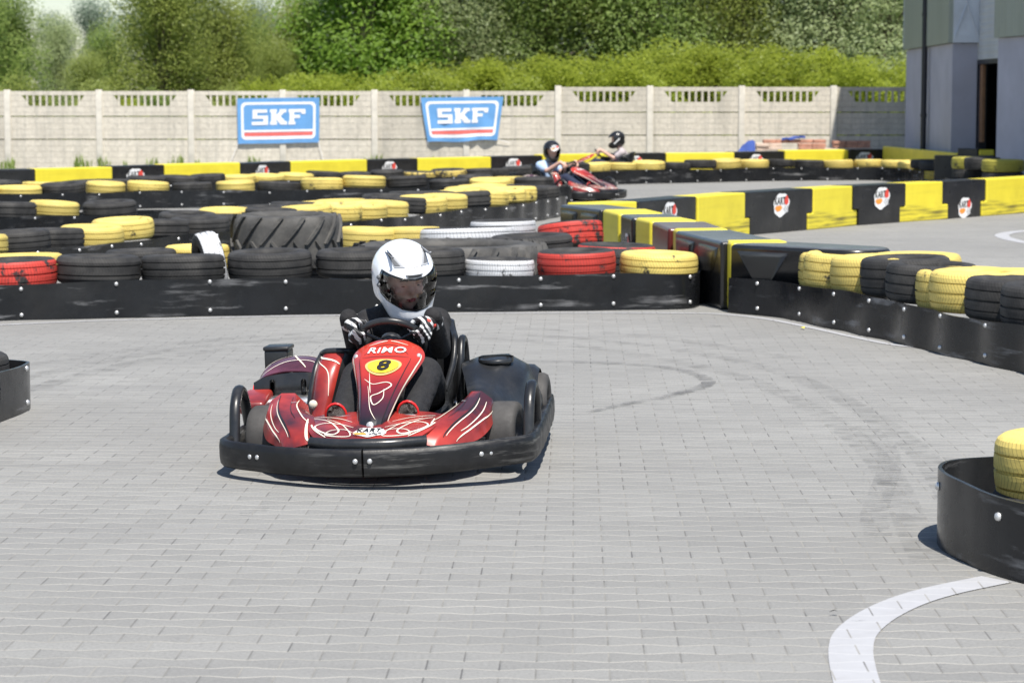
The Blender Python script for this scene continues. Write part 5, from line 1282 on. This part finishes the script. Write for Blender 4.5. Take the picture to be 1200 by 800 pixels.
def put(name, me, m, parent, Mx=None, label=None):
    me.materials.clear(); me.materials.append(m)
    for p in me.polygons: p.material_index = 0
    o = link(name, me, parent)
    if Mx is not None: o.matrix_local = Mx
    if label: o['label'] = label
    return o
def hand_form(mb, P, t, o, n, side, rr=.015):
    """four fingers and a thumb closed round a rim: P rim point, t along rim, o outward, n towards the driver"""
    W = P + o * .055 + n * .055
    mb.capsule(tuple(W), .024, tuple(P + o * .034 + n * .030), (.030, .030, .030))
    for i, (a, L) in enumerate(((-.030, .92), (-.010, 1.05), (.010, 1.0), (.029, .82))):
        k = P + t * a + o * (rr + .020) + n * .020; m = P + t * a + o * (rr + .016) - n * .018 * L; d = P + t * (a * .95) - o * .002 - n * (rr + .015); e = P + t * (a * .93) - o * (rr + .010) * L - n * .006
        for p, q, r0, r1 in ((W.lerp(k, .5), k, .014, .0125), (k, m, .0122, .0108), (m, d, .0108, .0098), (d, e, .0098, .0085)): mb.capsule(tuple(p), r0, tuple(q), r1, seg=10)
    b = P + t * (.042 * side) + o * .03 + n * .032
    for p, q, r0, r1 in ((W, b, .016, .0135), (b, P + t * (.047 * side) - o * .002 + n * (rr + .016), .0128, .011), (P + t * (.047 * side) - o * .002 + n * (rr + .016), P + t * (.036 * side) - o * (rr + .016) + n * .008, .0108, .0088)): mb.capsule(tuple(p), r0, tuple(q), r1, seg=10)
def person(label, place, J, st):
    """one seated driver; J joints in kart space, st style"""
    V = {k: Vector(v) for k, v in J.items()}; vx = st['vx']
    root_loc, root_rot = place
    lim = lambda mb, pts, rs, e=0: [mb.capsule(tuple(a), r0 + e, tuple(b), r1 + e) for a, b, r0, r1 in zip(pts, pts[1:], rs, rs[1:])]
    def torso(mb, e):
        sc, pe, ne = V['chest'], V['pelvis'], V['neck']
        mb.capsule(tuple(pe), (.15 + e, .11 + e, .10 + e), tuple(sc.lerp(pe, .45)), (.135 + e, .095 + e, .10 + e))
        mb.capsule(tuple(sc.lerp(pe, .45)), (.135 + e, .095 + e, .10 + e), tuple(sc), (.155 + e, .10 + e, .10 + e))
        mb.capsule(tuple(sc), (.15 + e, .10 + e, .10 + e), tuple(ne + Vector((0, .01, -.03))), (.085 + e, .06 + e, .05 + e))
        for s in ('shL', 'shR'):
            mb.capsule(tuple(sc.lerp(ne, .35)), .085 + e, tuple(V[s]), .060 + e); mb.capsule(tuple(ne), .052 + e, tuple(V[s].lerp(ne, .2)), .050 + e)
    def arm(mb, k, e, to=1.0):
        lim(mb, [V['sh' + k], V['el' + k], V['el' + k].lerp(V['wr' + k], to)], [.050, .041, .033 if to > .9 else .038], e)
    def leg(mb, k, e):
        lim(mb, [V['hip' + k], V['kn' + k], V['an' + k]], [.082, .062, .042], e)
        c = V['kn' + k].lerp(V['an' + k], .3) + Vector((0, .02, 0)); mb.capsule(tuple(c), .056 + e, tuple(c.lerp(V['an' + k], .4)), .048 + e)
    hd = Matrix.Translation(V['head']) @ Matrix.Rotation(R(st['yaw']), 4, 'Z') @ Matrix.Rotation(R(st['pitch']), 4, 'X') @ Matrix.Rotation(R(st.get('roll', 0)), 4, 'Y')
    # body
    mb = MB(); torso(mb, 0)
    for k in 'LR': arm(mb, k, -.004); leg(mb, k, -.004)
    mb.capsule(tuple(V['neck'] - Vector((0, 0, .04))), .055, tuple(hd @ Vector((0, .02, -.06))), .055)
    H = lambda x, y, z: tuple(hd @ Vector((x, y, z)))
    mb.capsule(H(0, .02, .03), .088, H(0, -.005, .02), .085, seg=20); mb.capsule(H(0, -.03, -.055), .062, H(0, -.02, .0), .075, seg=20); mb.capsule(H(0, -.062, -.098), .026, H(0, -.05, -.07), .045)
    if st['detail']:
        mb.capsule(H(0, -.092, .018), .011, H(0, -.112, -.022), .014); mb.capsule(H(0, -.112, -.022), .013, H(0, -.10, -.028), .018)
        mb.capsule(H(-.03, -.086, .026), .013, H(.03, -.086, .026), .013); mb.capsule(H(-.045, -.075, -.025), .024, H(-.04, -.07, -.03), .022); mb.capsule(H(.045, -.075, -.025), .024, H(.04, -.07, -.03), .022)
        mb.capsule(H(-.018, -.094, -.058), .0085, H(.018, -.094, -.058), .0085)
        for s in (-1, 1): mb.capsule(H(s * .085, .01, .0), (.012, .02, .032), H(s * .088, .015, .005), (.01, .018, .028))
    if not st.get('gloves'):
        for k in 'LR': hand_form(mb, *st['grip'][k])
    body = grow(mb, vx, 2, 'person'); body.materials.append(M['skin'])
    root = link('person', body); root.location = root_loc; root.rotation_euler = root_rot
    tag(root, label, 'person', 'kart drivers')
    if st['detail']:
        for s in (-1, 1):
            e = MB(); e.capsule(H(s * .032, -.0815, .000), (.012, .008, .0045), H(s * .0325, -.0815, .000), (.012, .008, .0045)); e.build('eye', M['eye'], root)
            e = MB(); e.tube([H(s * .016, -.099, .030), H(s * .032, -.100, .036), H(s * .050, -.090, .030)], .0035, 6); e.build('eyebrow', M['hair'], root)
        e = MB(); e.capsule(H(-.017, -.1005, -.0575), (.006, .005, .004), H(.017, -.1005, -.0575), (.006, .005, .004)); e.capsule(H(-.012, -.1005, -.0635), (.006, .005, .005), H(.012, -.1005, -.0635), (.006, .005, .005)); e.build('lips', M['lips'], root)
        hm = MB(); hm.capsule(H(0, .03, .045), .094, H(0, .02, .03), .093, seg=18); put('hair', grow(hm, .008, 2, 'hair'), M['hair'], root)
    # top
    mb = MB(); torso(mb, .007); [arm(mb, k, .008, 1.0 if st['sleeve'] else .02) for k in 'LR'] if st['sleeve'] else [mb.capsule(tuple(V['sh' + k]), .070, tuple(V['sh' + k].lerp(V['el' + k], .55)), .066) for k in 'LR']
    if st['sleeve']: mb.capsule(tuple(V['neck'] - Vector((0, 0, .05))), .075, tuple(V['neck'] + Vector((0, -.01, .035))), .066)
    put('jacket' if st['sleeve'] else 'shirt', grow(mb, vx, 2, 'top'), st['top'], root)
    mb = MB(); mb.capsule(tuple(V['pelvis'] - Vector((0, 0, .01))), (.168, .125, .09), tuple(V['pelvis'] + Vector((0, 0, .05))), (.16, .12, .08))
    for k in 'LR': leg(mb, k, .012)
    tr = put('trousers', grow(mb, vx, 2, 'trousers'), st['legs'], root)
    for k in 'LR':
        a = V['an' + k]; mb = MB(); mb.capsule(tuple(a), .05, tuple(a + Vector((0, -.05, -.03))), .042); mb.capsule(tuple(a + Vector((0, -.03, -.04))), (.042, .05, .035), tuple(a + Vector((0, -.10, .045))), (.044, .035, .045))
        sh = put('shoe', grow(mb, max(vx, .007), 2, 'shoe'), M['shoe'], root)
        mb = MB(); mb.capsule(tuple(a + Vector((0, -.118, .045))), (.040, .018, .046), tuple(a + Vector((0, -.09, -.035))), (.036, .02, .035)); mb.build('sole', M['sole'], sh)
        mb = MB(); c = a + Vector((0, -.115, .04)); mb.tube([c + Vector((.043 * math.cos(i / 16 * math.tau), .022 * -math.sin(i / 16 * math.tau) * .6, .05 * math.sin(i / 16 * math.tau))) for i in range(16)], .0055, 6, closed=True); mb.build('trim', M['recoil'], sh)
    if st.get('gloves'):
        for k in 'LR':
            mb = MB(); hand_form(mb, *st['grip'][k]); P, t, o, n, s = st['grip'][k]
            mb.capsule(tuple(P + o * .05 + n * .05), .029, tuple(V['wr' + k].lerp(V['el' + k], .16)), .043)
            gl = put('glove', grow(mb, .0036, 2, 'glove'), M['glove'], root)
            if k == 'R':
                c = MB(); q = P + o * .052 + n * .036; c.capsule(tuple(q + t * -.016), (.014, .014, .012), tuple(q + t * .016 + o * .006), (.014, .014, .012)); put('cuff_patch', grow(c, .005, 2, 'patch'), M['lred'], gl)
    # helmet
    hm = empty('helmet'); hm.parent = root; hm.matrix_local = hd @ Matrix.Scale(st.get('hsc', 1), 4)
    for n_, me, m in helmet_parts(st['helmet'], None, None, st['visor'], st['detail']):
        o = link(n_, me, hm)
    if st['detail']:
        hull_ = helmet_hull(1.0); bv = BVHTree.FromPolygons([v.co for v in hull_.vertices], [tuple(p.vertices) for p in hull_.polygons])
        def conform(name, poly, m, off=.003, n=7):
            """thin plate that follows the shell: quad poly (4 corners in front view) laid on the helmet"""
            q = [Vector((x, 0, z)) for x, z in poly]; g = [[], []]
            for i in range(n + 1):
                r0, r1 = [], []
                for j in range(n + 1):
                    p = q[0].lerp(q[1], j / n).lerp(q[3].lerp(q[2], j / n), i / n)
                    hit, nn, _, _ = bv.ray_cast(Vector((p.x, -1, p.z)), Vector((0, 1, 0)))
                    if hit is None: hit, nn = Vector((p.x, -.1, p.z)), Vector((0, -1, 0))
                    if nn.y > 0: nn = -nn
                    r0.append(hit + nn * off); r1.append(hit - nn * .004)
                g[0].append(r0); g[1].append(r1)
            mb = MB(); mb.grid(g[0]); mb.grid([g[0][0], g[1][0]]); mb.grid([g[0][-1], g[1][-1]]); mb.grid([[r[0] for r in g[0]], [r[0] for r in g[1]]]); mb.grid([[r[-1] for r in g[0]], [r[-1] for r in g[1]]])
            return mb.build(name, m, hm)
        for s in (-1, 1):
            conform('vent', [(s * .088, .152), (s * .080, .150), (s * .034, .100), (s * .072, .096)], M['vslot'], .0035); conform('vent_slot', [(s * .084, .142), (s * .080, .140), (s * .050, .104), (s * .070, .102)], M['vent'], .005)
        conform('brow_vent', [(-.037, .073), (.037, .073), (.030, .061), (-.030, .061)], M['vent'], .004); conform('brow_slot', [(-.028, .070), (.028, .070), (.024, .064), (-.024, .064)], M['gask'], .006)
        for x0, w in ((-.026, .009), (-.014, .011), (.0, .009), (.012, .013)): conform('badge', [(x0, .104), (x0 + w, .104), (x0 + w, .096), (x0, .096)], M['grey'], .0015, 2)
        conform('badge', [(-.012, .1105), (.014, .1105), (.012, .109), (-.010, .109)], M['grey'], .0015, 3); conform('badge', [(-.014, .0915), (.016, .0915), (.016, .090), (-.014, .090)], M['grey'], .0015, 3)
        mb = MB(); mb.capsule((-.04, -.140, -.10), (.01, .012, .006), (.04, -.140, -.10), (.01, .012, .006)); put('chin_vent', grow(mb, .004, 1, 'vent'), M['gask'], hm)
        for s in (-1,):
            mb = MB()
            for z in (.030, -.005): mb.lathe([(0, .006), (.007, .006), (.009, .003), (.010, 0)], Matrix.Translation((s * .1335, -.060, z + .02)) @ Matrix.Rotation(R(s * 70), 4, 'Y') @ Matrix.Rotation(R(20), 4, 'X'), 14)
            mb.build('pivot', M['vent'], hm)
    else:
        q = logo_mesh(); l_ = link('logo', q, hm); l_.location = (0, -.150, .085) if st['logo'] == 'front' else (0, 0, 0); l_.scale = (.40, 1, .36); l_.rotation_euler = (R(-26), 0, 0)
        if st['logo'] == 'side':
            bpy.data.objects.remove(l_)
            for s in (-1, 1):
                mb = MB(); mb.tube([(s * .128, -.065, -.075), (s * .143, .02, -.01), (s * .137, .05, .02)], .011, 8, flat=(.5, 1)); mb.build('stripe', M['white'], hm)
    return root
def rim_pt(deg, cW=Vector((-.015, .615, .488))):
    T = Matrix.Translation(cW) @ Matrix.Rotation(R(-50), 4, 'X'); a = R(deg)
    P = T @ Vector((.142 * math.cos(a), .132 * math.sin(a), 0)); o = (P - cW).normalized(); n = (T.to_3x3() @ Vector((0, 0, 1))).normalized()
    if n.y < 0: n = -n
    t = n.cross(o).normalized(); return P, t, o, n
# the local frame of the wheel: which rim angles look left/right and up
def grips(aL, aR):
    a, b = rim_pt(aL), rim_pt(aR); return {'L': (*a, 1 if a[1].z > 0 else -1), 'R': (*b, 1 if b[1].z > 0 else -1)}
g1 = grips(205, -25)
wr = lambda k, g: tuple(g[k][0] + g[k][2] * .06 + g[k][3] * .075)
J1 = dict(pelvis=(0, 1.06, .20), chest=(-.045, 1.08, .44), neck=(-.03, 1.03, .60), head=(.0, .945, .735), shL=(-.185, 1.045, .535), shR=(.125, 1.04, .535), elL=(-.215, .88, .45), elR=(.158, .885, .43), wrL=wr('L', g1), wrR=wr('R', g1),
          hipL=(-.09, 1.0, .18), hipR=(.09, 1.0, .18), knL=(-.155, .56, .345), knR=(.135, .57, .355), anL=(-.175, .235, .20), anR=(.125, .235, .205))
person('driver in a glossy white full face helmet, black top and striped black gloves', (KART.location, KART.rotation_euler), J1,
       dict(vx=.0095, yaw=27, pitch=17, roll=-4, hsc=1.04, detail=True, gloves=True, sleeve=True, top=M['suit'], legs=M['trous'], helmet=M['hwht'], visor=True, grip=g1))
g2 = grips(200, -20)
J2 = dict(J1); J2.update(chest=(-.02, 1.07, .44), neck=(-.01, 1.03, .57), head=(.0, .955, .745), wrL=wr('L', g2), wrR=wr('R', g2), shL=(-.19, 1.04, .53), shR=(.17, 1.04, .53))
person('driver in a black helmet with white badge and light blue short sleeved shirt', (K2.location, K2.rotation_euler), J2,
       dict(vx=.012, yaw=-38, pitch=12, detail=False, gloves=False, sleeve=False, top=M['tblue'], legs=M['jeans'], helmet=M['hblk'], visor=False, grip=g2, logo='front'))
J3 = dict(J2); J3.update(head=(.0, .94, .78), neck=(-.01, 1.03, .60), chest=(-.02, 1.07, .47))
person('far driver seen from the side in a black helmet with white stripe and grey top', (K3.location, K3.rotation_euler), J3,
       dict(vx=.012, yaw=4, pitch=6, detail=False, gloves=False, sleeve=False, top=M['tgrey'], legs=M['jeans'], helmet=M['hblk'], visor=False, grip=g2, logo='side'))
# ------------------------------------------------------------------ light, sky, camera
sv = Vector((.16, -.50, 1.0)).normalized(); el = math.asin(sv.z); az = math.atan2(sv.x, sv.y)
W = bpy.data.worlds.new('World'); SC.world = W; W.use_nodes = True; nt = W.node_tree
sk = nt.nodes.new('ShaderNodeTexSky'); sk.sky_type = 'NISHITA'; sk.sun_disc = False; sk.sun_elevation = el; sk.sun_rotation = az; sk.air_density = 1.0; sk.dust_density = .5
bg = nt.nodes['Background']; bg.inputs[1].default_value = .10; nt.links.new(sk.outputs[0], bg.inputs[0])
sl = bpy.data.lights.new('sun', 'SUN'); sl.energy = 5.0; sl.angle = R(.53); sl.color = (1, .95, .87)
so = bpy.data.objects.new('sun', sl); COL.objects.link(so); so.rotation_euler = sv.to_track_quat('Z', 'Y').to_euler(); so.location = (10, -10, 30)
cam = bpy.data.cameras.new('camera'); cam.lens = F / 1200 * 36; cam.sensor_width = 36; cam.clip_end = 3000; cam.clip_start = .1
cam.dof.use_dof = True; cam.dof.focus_distance = 9.9; cam.dof.aperture_fstop = 6.5
co = bpy.data.objects.new('camera', cam); COL.objects.link(co); co.location = (0, 0, HC); co.rotation_euler = (R(90) - PITCH, 0, 0)
SC.camera = co
SC.view_settings.view_transform = 'Standard'; SC.view_settings.look = 'None'; SC.view_settings.exposure = .5; SC.view_settings.gamma = 1
SC.cycles.use_denoising = True; SC.cycles.max_bounces = 8; SC.cycles.transparent_max_bounces = 16; SC.cycles.sample_clamp_indirect = 6
